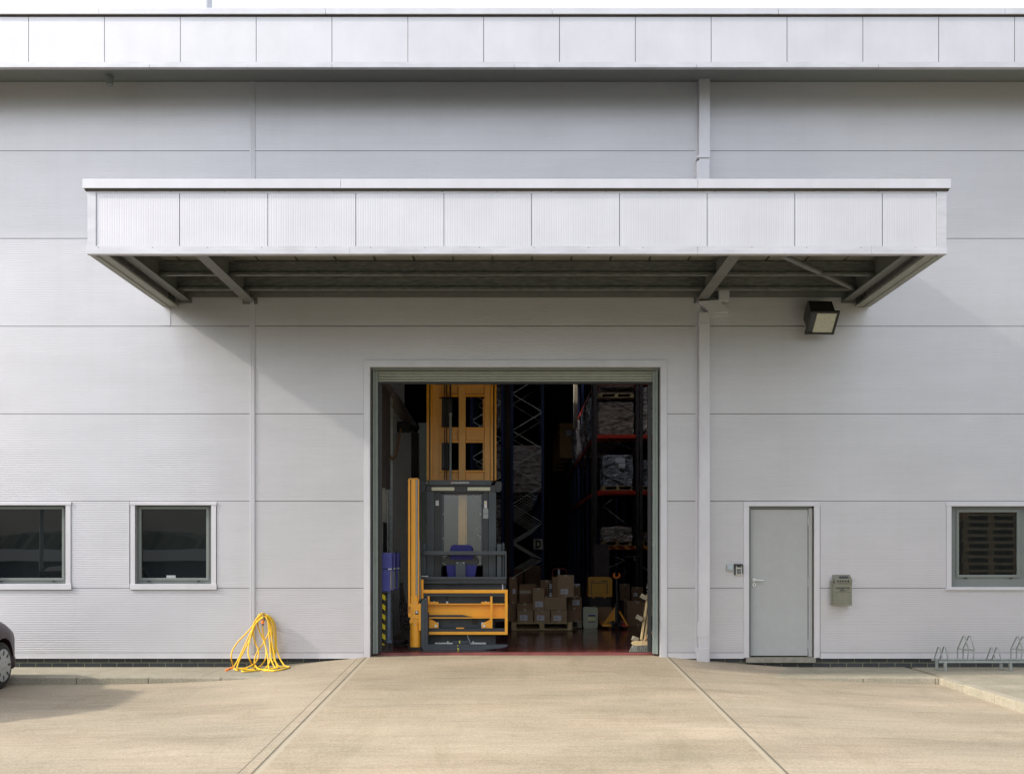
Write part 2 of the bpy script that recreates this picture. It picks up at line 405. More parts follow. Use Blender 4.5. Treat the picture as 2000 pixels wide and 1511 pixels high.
# ------------------------------------------------------------------ ground
XL, XR = -2.06, 2.15
PZV = -.17
def zc(Y): return -.03 + .040*max(Y, -9) if Y <= 0 else -.03
def zs(Y): return -.255 - .014*(-1.36 - max(Y, -9))
def ghz(X, Y):
    if Y > .02: return -.6
    a, bz = zc(Y), zs(Y)
    if X < XL: t = min(1, (XL-X)/3.2); return a + (bz-a)*(1-(1-t)**1.7)
    if X > XR: t = min(1, (X-XR)/3.4); return a + (bz-a)*(1-(1-t)**1.7)
    return a
def frange(a, b, st):
    o = []; x = a
    while x < b-1e-6: o.append(x); x += st
    return o+[b]
def sheet(xs, ys, f=ghz):
    m = MB(); g = [[m.bm.verts.new((x, y, f(x, y))) for x in xs] for y in ys]
    for j in range(len(ys)-1):
        for i in range(len(xs)-1): m.bm.faces.new((g[j][i], g[j][i+1], g[j+1][i+1], g[j+1][i]))
    return m
ysn = [-900, -300, -120, -60, -30, -20, -16, -12] + frange(-9, 0, .3)
xl = [-900, -300, -100, -40, -20, -12] + frange(-8, XL, .27)
xr = frange(XR, 9, .27) + [12, 20, 40, 100, 300, 900]
# one ground sheet with a slot left for the ramp slab
m = MB(); cache = {}
def gv(x, y, z=None):
    k = (round(x, 4), round(y, 4))
    if k not in cache: cache[k] = m.bm.verts.new((x, y, ghz(x, y) if z is None else z))
    return cache[k]
for XS in (xl, xr):
    YS = ysn + [.02, .03, 60, 900]
    for j in range(len(YS)-1):
        for i in range(len(XS)-1):
            m.bm.faces.new((gv(XS[i], YS[j]), gv(XS[i+1], YS[j]), gv(XS[i+1], YS[j+1]), gv(XS[i], YS[j+1])))
for a, bb in ((-900, -300), (-300, -120), (-120, -60), (-60, -30), (-30, -20), (.03, 60), (60, 900)):
    m.bm.faces.new((gv(XL, a), gv(XR, a), gv(XR, bb), gv(XL, bb)))
tag(m.build('ground', GROUND, smooth=True), kind='structure')
m = sheet(frange(XL, XR, .42), [-20, -16, -12] + frange(-9, 0, .3) + [.38], lambda x, y: zc(y))
tag(m.build('ramp', RAMP), kind='structure')
DARK_GROUND = mat('dark_ground', (.05, .05, .05), .9, 0, .2, 3, bump=.4)
m = MB()  # unseen dark strip out of frame, added to cut bounce under the canopy
for a, b_ in ((-24.5, -16), (-16, -12), (-12, -10.2)):
    m.bm.faces.new([m.bm.verts.new((x, y, -.335 if y < -9 else -.3)) for x, y in ((-200, a), (200, a), (200, b_), (-200, b_))])
tag(m.build('unseen_dark_ground', DARK_GROUND), kind='structure')

def pavement(x0, x1, y0, name, slabs):
    m = MB()
    n = max(1, round(abs(x1-x0)/slabs)); wv = (x1-x0)/n
    for i in range(n):
        m.box(x0+i*wv+.004, x0+(i+1)*wv-.004, y0+.13, .03, -.5, PZV + random.uniform(-.0015, .0015), .004)
    m.box(x0, x1, y0+.135, .029, -.5, PZV-.012)
    return m
tag(pavement(-22, -2.5, -1.36, 'p', 1.5).build('pavement', PAVE), kind='structure')
tag(pavement(2.5, 5.42, -1.36, 'p', 1.5).build('pavement', PAVE), kind='structure')
m = MB(); m.box(5.52, 22, -14, .03, -.5, PZV-.003)
tag(m.build('pavement', PAVE), kind='structure')
def kerb(m, x0, x1, y0, y1, st, along='x'):
    a0, a1 = (x0, x1) if along == 'x' else (y0, y1); p = a0
    while p < a1-.01:
        q = min(p+st, a1)
        if along == 'x': m.box(p+.003, q-.003, y0, y1, -.5, PZV+random.uniform(-.002, .004), .012)
        else: m.box(x0, x1, p+.003, q-.003, -.5, PZV+random.uniform(-.002, .004), .012)
        p = q
m = MB(); kerb(m, -22, -2.6, -1.36, -1.235, .914); tag(m.build('kerb', KERB), kind='structure')
m = MB(); kerb(m, 2.6, 5.39, -1.36, -1.235, .914); kerb(m, 5.39, 5.515, -14, -1.235, .914, 'y')
tag(m.build('kerb', KERB), kind='structure')

# ------------------------------------------------------------------ warehouse
B = empty('warehouse_building', (0, 0, -.17), 'silver clad warehouse with a deep canopy over an open loading door', 'building')
ZT = 7.96
zb = [PZ(p) for p in (1274, 1148, 978, 808, 637, 466, 295)] + [ZT]
OPEN = dict(roller=(PX(710), PX(1303), -.5, PZ(703)), door=(PX(1452), PX(1602), -.5, PZ(979.5)),
            w1=(PX(-34), PX(139.5), PZ(1151), PZ(979.5)), w2=(PX(253), PX(423.5), PZ(1151), PZ(979.5)), w3=(PX(1848), PX(2020), PZ(1152), PZ(981)))
strips = [(PX(488), PX(498.5)), (PX(1358), PX(1367.5))]
WX0, WX1 = -20.0, 20.0
m = MB(); back = MB()
for i in range(len(zb)-1):
    z0, z1 = zb[i], zb[i+1]
    br = sorted({z0, z1} | {z for o in OPEN.values() for z in o[2:] if z0+.001 < z < z1-.001})
    for a, c in zip(br, br[1:]):
        cuts = sorted([(o[0], o[1]) for o in OPEN.values() if o[2] < (a+c)/2 < o[3]])
        x = WX0
        for cx0, cx1 in cuts + [(WX1, WX1)]:
            segs = [(x, cx0)]
            for s0, s1 in strips:
                segs = [q for g_ in segs for q in ([(g_[0], min(s0+.01, g_[1])), (max(s1-.01, g_[0]), g_[1])] if g_[0] < s0 < g_[1] else [g_])]
            for g0, g1 in segs:
                if g1-g0 > .01:
                    m.rib_h(g0, g1, a + (.0035 if a == z0 else 0), c - (.0035 if c == z1 else 0), -.004)
            if cx0-x > .01: back.box(x, cx0, .0, .12, a, c)
            x = cx1
m.build('cladding', CLAD, B, fixn=False)
back.build('wall_core', DARK, B)
# end of the wall and side/back walls, roof, so the inside is dark but for added slots
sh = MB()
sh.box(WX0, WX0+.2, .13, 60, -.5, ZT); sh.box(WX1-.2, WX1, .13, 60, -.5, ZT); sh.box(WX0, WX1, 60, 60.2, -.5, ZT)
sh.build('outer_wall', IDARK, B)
rf = MB(); rf.box(WX0-.2, WX1+.2, -.6, 4.6, ZT+.2, ZT+.3); rf.box(WX0-.2, WX1+.2, 5.3, 17.4, ZT+.2, ZT+.3); rf.box(WX0-.2, -1.9, 4.6, 5.3, ZT+.2, ZT+.3); rf.box(2.5, WX1+.2, 4.6, 5.3, ZT+.2, ZT+.3); rf.box(WX0-.2, WX1+.2, 18.2, 26.5, ZT+.2, ZT+.3); rf.box(WX0-.2, WX1+.2, 28.5, 60.4, ZT+.2, ZT+.3); rf.box(WX0-.2, .4, 26.5, 28.5, ZT+.2, ZT+.3); rf.box(2.5, WX1+.2, 26.5, 28.5, ZT+.2, ZT+.3); rf.box(WX0-.2, -2.5, 17.4, 18.2, ZT+.2, ZT+.3); rf.box(6, WX1+.2, 17.4, 18.2, ZT+.2, ZT+.3); rf.build('roof', IDARK, B)  # unseen roof slots, added so daylight brightens the partition, cartons and racks
# cladding cover strips
for s0, s1 in strips:
    q = MB(); mid = (s0+s1)/2; wv = (s1-s0)
    q.box(s0, s1, -.014, 0, PZ(1276), ZT)
    for k in (-.28, .02, .2): q.box(mid+k*wv-.006, mid+k*wv+.006, -.020, -.013, PZ(1276), ZT)
    q.build('cover_strip', TRIM, B)
# bottom drip flashing and brick plinth
q = MB()
for a, c in ((WX0, PX(710)), (PX(1303), PX(1452)), (PX(1602), WX1)):
    q.box(a, c, -.012, .01, PZ(1284), PZ(1274.5), .002)
    q.box(a, c, -.02, .01, PZ(1285.2), PZ(1283.8))
q.build('drip_flashing', TRIM, B)
q = MB(); q.box(WX0, PX(716), .03, .2, -.6, PZ(1283)); q.box(PX(1296), WX1, .03, .2, -.6, PZ(1283)); q.build('brick_plinth', BRICK, B)
# corrugation cuts flashings under the canopy ends
q = MB(); q.box(PX(318), PX(333), -.009, 0, PZ(636), PZ(590)); q.build('closure_flashing', CLAD, B)

# roof fascia
YF = -.77; sF = S(YF)
q = MB(); seams = [PX(56+148.1*k, YF) for k in range(-8, 21)]
for a, c in zip(seams, seams[1:]):
    q.rib_v(a+.004, c-.004, PZ(123, YF), PZ(34, YF), YF-.003)
q.build('fascia_panel', FASC, B, fixn=False)
fx0, fx1 = seams[0], seams[-1]
q = MB(); q.box(fx0, fx1, YF+.002, YF+.1, PZ(131, YF), PZ(20, YF)); q.build('fascia_core', DARK, B)
q = MB()
for k, (a, c) in enumerate(zip(frange(fx0, fx1-1, 2.98), frange(fx0, fx1-1, 2.98)[1:])):
    q.box(a+.002, c-.002, YF-.035, .2, PZ(30, YF), PZ(18, YF), .004)
q.build('parapet_capping', TRIM, B)
q = MB(); q.box(fx0, fx1, YF-.012, YF+.05, PZ(126.5, YF), PZ(122, YF)); 
for a in frange(fx0, fx1-1, 2.4): q.box(a+.002, a+2.398, YF-.02, YF+.06, PZ(133, YF), PZ(126.5, YF), .003)
q.build('fascia_flashing', FLASH, B)
q = MB(); zf = PZ(132, YF)
for a in frange(fx0, fx1-1, 2.4):
    q.poly([(YF-.015, zf), (.05, PZ(158)), (.05, PZ(158)+.03), (YF-.015, zf+.03)], 'x', a+.001, a+2.399)
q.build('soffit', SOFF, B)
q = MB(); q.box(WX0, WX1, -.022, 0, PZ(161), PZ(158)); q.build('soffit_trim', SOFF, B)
q = MB(); q.cyl(PT(214, 150, -.4), PT(214, 166, -.4), .05, seg=16); q.cyl(PT(214, 151, -.4), PT(214, 154, -.4), .065, seg=16); q.build('overflow_outlet', SOFF, B, True)
q = MB(); q.cyl((PX(405, .6), .6, ZT+.2), (PX(405, .6), .6, 10.6), .07); q.box(PX(405, .6)-.13, PX(405, .6)+.13, .47, .73, 8.26, 8.32); q.build('roof_pole', TRIM, B, True)

# ------------------------------------------------------------------ canopy
YC = -2.84
cx0, cx1 = PX(172, YC), PX(1848, YC)
CAN_ = empty('canopy', (0, YC/2, PZ(497, YC)), None, None); CAN_.parent = B; CAN_.location = Vector((0, YC/2, PZ(497, YC))) - OFF[B.name]
zc0, zc1 = PZ(497, YC), PZ(352, YC)
q = MB(); sc = [PX(p, YC) for p in (188, 351, 523, 695, 867, 1038, 1210, 1381, 1552, 1723, 1829)]
for a, c in zip(sc, sc[1:]): q.rib_v(a+.004, c-.004, PZ(483, YC), PZ(374, YC), YC-.004)
q.build('fascia_panel', FASC, CAN_, fixn=False)
q = MB(); q.box(cx0+.004, cx1-.004, YC+.001, YC+.08, zc0+.01, zc1-.02)
q.box(cx0+.004, cx0+.07, YC+.08, 0, zc0+.2, zc1-.03); q.box(cx1-.07, cx1-.004, YC+.08, 0, zc0+.2, zc1-.03)
q.build('fascia_core', BEAMG, CAN_)
q = MB(); j = [PX(p, YC) for p in (164, 667, 1362, 1855)]
for a, c in zip(j, j[1:]): q.box(a+.0015, c-.0015, YC-.045, YC+.35, PZ(370, YC), zc1, .004)
for xx in (j[0], j[-1]-.35): q.box(xx+.001, xx+.349, YC+.352, 0, PZ(370, YC), zc1-.001)
q.build('capping', TRIM, CAN_)
q = MB(); q.box(j[0]+.02, j[-1]-.02, YC-.03, YC+.02, PZ(373.6, YC), PZ(370, YC)); q.build('shadow_gap', DARK, CAN_)
q = MB()
q.box(cx0, PX(188, YC), YC-.012, 0-.001, PZ(483, YC), PZ(374, YC), .002)
q.box(PX(1829, YC), cx1, YC-.012, 0-.001, PZ(483, YC), PZ(374, YC), .002)
q.box(cx0-.002, cx1+.002, YC-.010, YC+.03, PZ(377.5, YC), PZ(373.5, YC))
j = [PX(p, YC) for p in (170, 684, 1362, 1701, 1849)]
for a, c in zip(j, j[1:]):
    q.box(a+.001, c-.001, YC-.014, YC+.05, PZ(487, YC), PZ(481, YC), .002)
    q.box(a+.001, c-.001, YC-.024, YC+.06, zc0, PZ(487, YC), .003)
q.build('corner_flashing', FLASH, CAN_)
q = MB(); xx = cx0+.12
while xx < cx1:
    q.cyl((xx, YC-.0145, PZ(484, YC)), (xx, YC-.016, PZ(484, YC)), .006, seg=8); q.cyl((xx+.2, YC-.0105, PZ(375.3, YC)), (xx+.2, YC-.0125, PZ(375.3, YC)), .006, seg=8); xx += .62
tag(q.build('rivet', SOFF, CAN_), kind='stuff')
# side bottom flashings (the sloped looking soffit strips)
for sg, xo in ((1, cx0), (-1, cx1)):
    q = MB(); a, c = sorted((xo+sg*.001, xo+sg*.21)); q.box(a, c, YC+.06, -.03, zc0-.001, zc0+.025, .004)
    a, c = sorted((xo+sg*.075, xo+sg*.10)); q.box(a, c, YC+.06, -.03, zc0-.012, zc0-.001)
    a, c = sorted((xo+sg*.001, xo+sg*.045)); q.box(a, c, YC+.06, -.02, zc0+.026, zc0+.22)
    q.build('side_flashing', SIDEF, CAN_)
def ibeam(x, z0, h, wd, y0, y1, name):
    q = MB(); q.box(x-wd/2, x+wd/2, y0, y1, z0, z0+.014); q.box(x-wd/2, x+wd/2, y0, y1, z0+h-.014, z0+h); q.box(x-.006, x+.006, y0, y1, z0+.014, z0+h-.014)
    q.box(x-wd/2-.03, x+wd/2+.03, y1, y1+.012, z0-.03, z0+h+.02)
    return q.build(name, BEAMG, CAN_)
ibeam(PX(488.5), PZ(590), .27, .145, YC+.06, -.014, 'canopy_beam')
ibeam(PX(1369.5), PZ(588), .27, .145, YC+.06, -.014, 'canopy_beam')
ibeam(cx0+.30, zc0+.09, .26, .13, YC+.06, -.014, 'canopy_beam')
ibeam(cx1-.30, zc0+.09, .26, .13, YC+.06, -.014, 'canopy_beam')
def cpurlin(y, z0, h=.19):
    q = MB(); q.box(cx0+.25, cx1-.25, y, y+.004, z0+.01, z0+h-.005); q.box(cx0+.25, cx1-.25, y-.06, y+.004, z0, z0+.008)
    q.box(cx0+.25, cx1-.25, y-.062, y-.057, z0+.009, z0+.03)
    q.box(cx0+.25, cx1-.25, y, y+.06, z0+h-.006, z0+h); q.box(cx0+.25, cx1-.25, y-.008, y-.001, z0+.06, z0+.12)
    return q.build('purlin', GALV, CAN_)
cpurlin(-1.2, 4.955); cpurlin(-.38, 4.955); cpurlin(-2.2, 4.955)
q = MB()
xx = cx0+.08
while xx < cx1-.1:
    w2 = min(xx+.5, cx1-.08)
    q.box(xx+.012, w2-.012, YC+.08, -.01, 5.155, 5.16); q.box(w2-.012, w2+.012, YC+.08, -.01, 5.185, 5.19)
    q.box(w2-.014, w2-.011, YC+.08, -.01, 5.155, 5.19); q.box(w2+.011, w2+.014, YC+.08, -.01, 5.155, 5.19)
    xx += .5
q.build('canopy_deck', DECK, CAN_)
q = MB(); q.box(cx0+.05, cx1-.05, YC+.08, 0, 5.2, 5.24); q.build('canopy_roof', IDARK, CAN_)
q = MB(); q.box(PX(330), PX(1683), -.03, 0, PZ(581), PZ(576)); q.box(PX(330), PX(1683), -.035, -.005, PZ(576), PZ(541), .003); q.build('wall_flashing', BEAMG, CAN_)
q = MB(); q.cyl((PX(1470, -2.6), -2.6, 5.02), (PX(1690, -.15), -.15, PZ(573, -.15)), .035, seg=14); q.box(PX(1685)-.1, PX(1685)+.06, -.2, -.04, PZ(577), PZ(566)); q.build('brace_pipe', BEAMG, CAN_, True)
for xo in (PX(331), PX(1683)):
    q = MB(); q.box(xo-.06, xo+.06, -.1, -.01, PZ(600), PZ(555)); q.box(xo-.085, xo+.085, -.05, -.01, PZ(597), PZ(577)); q.build('beam_bracket', BEAMG, CAN_)

# ------------------------------------------------------------------ downpipe
D = empty('downpipe', (PX(1375), -.1, -.17), None, None); D.parent = B; D.location = Vector((PX(1375), -.1, -.17)) - OFF[B.name]
q = MB(); q.pbox(1366, 1387, 150, 352, -.15, -.03, .006); q.build('pipe', TRIM, D)
q = MB(); q.pbox(1362, 1386.5, 303, 308, -.165, -.02, .004); q.pbox(1361.5, 1385.5, 314, 352, -.16, -.025, .004); q.build('collar', TRIM, D)
q = MB(); q.pbox(1404, 1425, 545, 588, -.15, -.03, .004); q.build('pipe', TRIM, D)
q = MB(); q.ppoly([(1366.5, 588), (1404, 585.5), (1425, 606), (1424, 608), (1388, 611), (1387, 612)], -.152, -.028); q.build('elbow', TRIM, D)
q = MB(); q.pbox(1366, 1386.5, 609, 1298, -.15, -.03, .006); q.build('pipe', TRIM, D)
for y in (632, 982): q = MB(); q.pbox(1365, 1387.5, y-1.2, y+3, -.154, -.026, .002); q.build('collar', TRIM, D)
q = MB(); q.pbox(1364.4, 1384.5, 1215, 1243, -.155, -.026, .003); q.build('collar', TRIM, D); q = MB(); q.pbox(1363, 1384.2, 1265, 1300, -.165, -.02, .004); q.build('shoe', TRIM, D)
for yy in (1218, 1243):
    for xx in (1366.5, 1382.5): q = MB(); q.cyl(PT(xx, yy, -.165), PT(xx, yy, -.15), .007, seg=8); q.build('fixing_screw', TRIM, D)

# ------------------------------------------------------------------ windows and doors
def window(x0, x1, trimT, trimR, fr, gl, y_sill, sill):
    """pixel values at the wall plane"""
    W = empty('window', (PX((fr[0]+fr[1])/2), 0, PZ(sill[1])), None, None); W.parent = B; W.location = OFF[W.name] - OFF[B.name]
    q = MB(); q.pbox(x0, x1, trimT[0], trimT[1], -.02, .10, .002)
    q.pbox(x0+1, fr[0], trimT[1], y_sill, -.014, .10, .002); q.pbox(fr[1], x1-1, trimT[1], y_sill, -.014, .10, .002)
    q.build('trim', TRIM, W)
    q = MB(); q.pbox(x0, x1, sill[0], sill[1], -.03, .10, .003); q.build('sill', TRIM, W)
    q = MB(); Y0 = .075
    a, c, t, bt = PX(fr[0]), PX(fr[1]), PZ(trimT[1]), PZ(sill[0])
    g0, g1, gt, gb = PX(gl[0], Y0), PX(gl[1], Y0), PZ(gl[2], Y0), PZ(gl[3], Y0)
    q.box(a, g0, Y0, .16, bt, t); q.box(g1, c, Y0, .16, bt, t); q.box(g0, g1, Y0, .16, gt, t); q.box(g0, g1, Y0, .16, bt, gb)
    e = .035
    q.box(g0-e, g0, Y0-.02, Y0, gb-e, gt+e, .003); q.box(g1, g1+e, Y0-.02, Y0, gb-e, gt+e, .003)
    q.box(g0, g1, Y0-.02, Y0, gt, gt+e, .003); q.box(g0, g1, Y0-.02, Y0, gb-e, gb, .003)
    fo = q.build('frame', WFRAME, W)
    for u in (.09, .86):
        q = MB(); xx = g0+(g1-g0)*u; q.box(xx, xx+.04, Y0-.026, Y0-.019, gb-.055, gb-.035, .003); q.build('drain_cap', BLACK, fo)
    q = MB(); q.box(g0-.01, g1+.01, Y0+.015, Y0+.03, gb-.01, gt+.01); q.build('pane', GLASS, W)
    q = MB(); q.box(a, c, .165, .18, bt, t); q.build('backing', DARK, W)
    return W
window(-33.5, 139, (979.5, 986), None, (-23, 128), (-13, 122, 994, 1128), 1140, (1140, 1151))
w2 = window(253.5, 423, (979.5, 986), None, (263.5, 412.5), (277, 403.5, 994, 1128), 1140, (1140, 1151))
q = MB(); q.pbox(325, 343, 1123, 1128, .083, .086); q.build('sticker', GREYP, w2)
window(1848, 2019, (981, 988), None, (1858.5, 2009), (1872, 1986, 1000, 1122), 1146, (1146, 1152))

DR = empty('personnel_door', (PX(1525), 0, PZ(1292)), None, None); DR.parent = B; DR.location = OFF[DR.name] - OFF[B.name]
q = MB(); q.pbox(1452, 1602, 979.5, 988, -.02, .1, .002); q.pbox(1452.5, 1463, 988, 1284, -.014, .1, .002); q.pbox(1590.5, 1601.5, 988, 1284, -.014, .1, .002); q.build('trim', TRIM, DR)
q = MB(); q.box(PX(1463), PX(1467), .02, .14, PZ(1283), PZ(988)); q.box(PX(1580.5), PX(1590.5), .06, .14, PZ(1283), PZ(988)); q.box(PX(1467), PX(1580.5), .05, .14, PZ(993), PZ(988)); q.build('frame', WFRAME, DR)
q = MB(); q.box(PX(1588.2), PX(1590.5), .02, .058, PZ(1283), PZ(988)); q.build('seal', DARK, DR)
q = MB(); q.box(PX(1581), PX(1588), .045, .059, PZ(1282), PZ(992)); q.build('closing_post', DOORP, DR)
q = MB(); q.box(PX(1467)+.005, PX(1580)-.002, .06, .11, PZ(1280.5), PZ(993)-.006, .002); leaf = q.build('door_leaf', DOORP, DR)
q = MB(); q.box(PX(1463), PX(1590.5), .12, .145, PZ(1283), PZ(988)); q.build('backing', DARK, DR)
q = MB(); hx, hz = PX(1474.5), PZ(1132.5)
q.cyl((hx, .06, hz), (hx, .046, hz), .026, seg=24); q.cyl((hx, .046, hz), (hx, .005, hz), .010, seg=12)
q.tube([(hx, .008, hz), (hx+.03, .004, hz), (hx+.125, .006, hz-.006)], .0095, 10)
q.cyl((hx, .06, hz-.063), (hx, .048, hz-.063), .025, seg=24); q.build('handle', STEEL, leaf, True)
q = MB(); q.cyl((hx, .0475, hz-.058), (hx, .0465, hz-.058), .007, seg=12); q.box(hx-.004, hx+.004, .0464, .0472, hz-.077, hz-.06); q.build('keyhole', BLACK, leaf)
for yy in (1016, 1136.5, 1257):
    q = MB(); q.cyl(PT(1579, yy-8, .05), PT(1579, yy+8, .05), .011, seg=12); q.build('hinge', DOORP, DR, True)
q = MB(); q.box(PX(1457), PX(1592), -.05, .12, PZ(1293), PZ(1283)-.002, .006); q.build('threshold', CONC_S, DR)

RD = empty('roller_door', (0, .15, 0), None, None); RD.parent = B; RD.location = OFF[RD.name] - OFF[B.name]
q = MB(); q.pbox(710, 1303, 703, 716.5, -.022, .06, .003)
q.box(PX(710.5), PX(723), -.018, .10, PZ(1284), PZ(716.8), .003); q.box(PX(1290), PX(1302.5), -.018, .10, PZ(1284), PZ(716.8), .003)
q.build('surround_trim', TRIM, RD)
q = MB(); q.box(PX(723), PX(1290), .06, .30, PZ(722, .06), PZ(703)); q.box(PX(710), PX(723)+.004, .10, .32, -.02, PZ(703)); q.box(PX(1290)-.004, PX(1303), .10, .32, -.02, PZ(703)); q.build('reveal', WFRAME, RD)
GR = mat('guide_rail', (.21, .245, .225), .45, .1)
for sg, a in ((1, PX(727.5, .1)), (-1, PX(1285.5, .1))):
    q = MB(); u, v = sorted((a, a+sg*.07)); q.box(u, v, .14, .20, 0, PZ(719, .14), .004)
    u, v = sorted((a+sg*.002, a+sg*.03)); q.box(u, v, .11, .14, 0, PZ(719, .14), .003)
    for k in range(14): 
        zz = .25+k*.27; u = a+sg*.05; q.cyl((u, .137, zz), (u, .142, zz), .008, seg=8)
    q.build('guide_rail', GR, RD)
for sg, a in ((1, PX(734.5, .16)), (-1, PX(1276.5, .16))):
    u, v = sorted((a+sg*.022, a+sg*.075)); q = MB(); q.box(u, v, .20, .26, .02, PZ(745, .2)); q.build('rail_seal', BLACK, RD)
q = MB(); zt, zbm = PZ(719, .2), PZ(746, .2)
prof = []; n = 5; st = (zt-zbm)/n
for k in range(n):
    for f, d in ((0, .0), (.15, -.014), (.5, -.020), (.85, -.014), (.98, 0)): prof.append((.19+d, zbm+(k+f)*st))
prof += [(.19, zt), (.205, zt), (.205, zbm)]
q.poly(prof, 'x', PX(730, .17), PX(1281, .17)); q.build('shutter_curtain', mat('shutter_slat', (.30, .32, .28), .45, .1), RD)
q = MB(); q.box(PX(735, .2), PX(1276, .2), .17, .225, PZ(750, .2), PZ(746, .2)); q.build('bottom_bar', BLACK, RD)
q = MB(); q.cyl((PX(722), .55, 4.45), (PX(1290), .55, 4.45), .24, seg=24); q.build('shutter_barrel', IDARK, RD, True)

# interior shell parts
q = MB(); q.box(WX0+.3, XL-.05, .25, 59, -.02, 0); 
q.bm.clear(); q.box(WX0+.3, WX1-.3, .381, 59.5, -.04, 0); tag(q.build('floor', FLOORM), kind='structure')
q = MB(); q.box(-1.99, 1.99, .26, .38, -.045, .002, .002); q.build('door_sill', mat('sill_red', (.19, .05, .045), .6, 0, .2), RD)
q = MB(); q.box(-2.12, -2.02, .9, 6.7, .001, 4.0); q.build('partition_wall', IWALL, B)
q = MB(); q.box(-2.14, -1.99, .85, 6.75, 4.001, 4.05); q.build('partition_capping', IDARK, B)
q = MB(); q.box(-2.02, -1.97, 6.75, 7.0, .001, 3.85); q.box(-2.0, -1.9, 7.0, 7.1, .001, 3.8); q.build('doorway_dark_fill', IDARK, B)  # solid dark boxes standing in for the unlit gap past the partition
q = MB(); q.box(-1.92, -1.45, 7.2, 7.3, .001, 4.02); q.build('cross_wall', IGREEN, B)
q = MB(); q.box(-5, -2.38, 9, 9.1, 4.0, 7.5); q.box(-2.38, -1.9, 9, 9.1, 4.0, 4.13); q.build('upper_wall', IWALL, B)
for yy, rr in ((2.75, .045), (1.55, .02), (2.3, .02)):
    q = MB(); q.box(-2.018, -2.018+rr*1.2, yy-rr, yy+rr, .001, 3.98); q.build('conduit', GALV2, B)
q = MB(); q.box(-2.015, -1.985, 1.55, 2.05, 1.42, 1.88); q.build('switch_panel', BLACK, B)
q = MB(); q.tube([(-1.96, 1.4+u*2.6, 3.35-.55*math.sin(u*math.pi)**.8+ .25*u) for u in [k/16 for k in range(17)]], .016, 6); q.build('power_cable', mat('cable_orange', (.35, .16, .03), .5), B, True)
q = MB(); q.box(-2.02, -1.80, 3.95, 4.15, 3.5, 3.68, .02); q.cyl((-1.8, 4.05, 3.6), (-1.68, 4.0, 3.55), .07); q.build('camera_housing', BLACK, B)
q = MB(); q.tube([(-1.97, 1.2, 4.0), (-1.95, 3.2, 3.98), (-1.96, 6.7, 3.9)], .05, 8); 
for k in range(26):
    a = 2.2+k*.17; q.tube([(-1.93, a, 3.95), (-1.91, a+.1, 3.78+.08*random.random()), (-1.93, a+.18, 3.7)], .014, 5)
q.build('cable_tray', mat('tray', (.14, .12, .11), .6), B)
q = MB()
for k in range(9): q.box(-2.0, -1.93, 1.0+k*.12, 1.06+k*.12, 2.4+.16*(k % 4), 3.9); 
q.build('drive_gear', IDARK, B)

# ------------------------------------------------------------------ wall mounted things
F = empty('floodlight', PT(1603, 625, -.1), 'black floodlight hanging on the wall beneath the right end of the canopy', 'floodlight')
cxf, zf0 = PX(1605, -.35), PZ(622, -.35)
Mf = Matrix.Translation((PX(1602, -.30), -.30, PZ(620, -.30))) @ Matrix.Rotation(R(3), 4, 'Z') @ Matrix.Rotation(R(46), 4, 'X')
q = MB(); q.poly([(-.12, -.10), (.12, -.10), (.15, .17), (.10, .20), (-.10, .20), (-.15, .17)], 'x', -.17, .17)
for v in q.bm.verts:
    y, z = v.co.y, v.co.z
    v.co = Vector((v.co.x*(1-.25*max(0, z)), -z, y))
    v.co = Mf @ Vector((v.co.x, -v.co.y, v.co.z))
hous = q.build('housing', BLACK, F)
q = MB()
for (a, b_, c, d) in ((-.20, .20, .155, .185), (-.20, .20, -.185, -.155), (-.20, -.17, -.155, .155), (.17, .20, -.155, .155)):
    q.box(a, b_, -.135, -.10, c, d, .003, Mf)
q.build('bezel', BLACK, F)
q = MB(); q.box(-.10, .168, -.125, -.11, -.154, .154, 0, Mf); q.build('lens', LENS, F)
q = MB(); q.box(-.169, -.102, -.118, -.105, -.154, .154, 0, Mf); q.build('inner_reflector', TGREY2, F)
q = MB(); q.pbox(1585, 1617, 594, 612, -.22, -.03, .006); q.pbox(1580, 1586, 603, 622, -.3, -.2); q.pbox(1617, 1630, 606, 614, -.3, -.12); q.pbox(1592, 1612, 598, 616, -.05, 0); q.build('bracket', BLACK, F)

SW = empty('push_button', PT(1426, 1108, 0), 'small grey box with a pale square button beside the keypad', 'push button')
q = MB(); q.pbox(1419.5, 1433, 1101.5, 1114, -.05, -.004, .008); q.build('housing', GREYP, SW)
q = MB(); q.pbox(1422.5, 1431.6, 1103.5, 1111.3, -.060, -.049, .006); q.build('button', LBLUE, SW)
KP = empty('keypad', PT(1443, 1112, 0), 'small silver door entry keypad with a dark hood on the wall', 'keypad')
q = MB(); q.pbox(1435.5, 1451, 1101, 1103.2, -.08, -.004, .002); q.pbox(1435.5, 1436.8, 1103, 1122.6, -.05, -.004); q.pbox(1449.8, 1451, 1103, 1120, -.05, -.004); q.build('hood', BLACK, KP)
q = MB(); q.pbox(1437, 1449.5, 1103.4, 1122.6, -.04, -.004, .006); q.build('body', KEYM, KP)
q = MB(); q.pbox(1439.4, 1447.7, 1103.8, 1107.6, -.045, -.038, .003); q.build('display', TGREY, KP)
q = MB()
for r_ in range(4):
    for c_ in range(3):
        x0 = 1439.2+c_*2.9; y0 = 1110+r_*2.75; q.pbox(x0, x0+2.3, y0, y0+2.1, -.046, -.038, .001)
q.build('button', TGREY, KP)

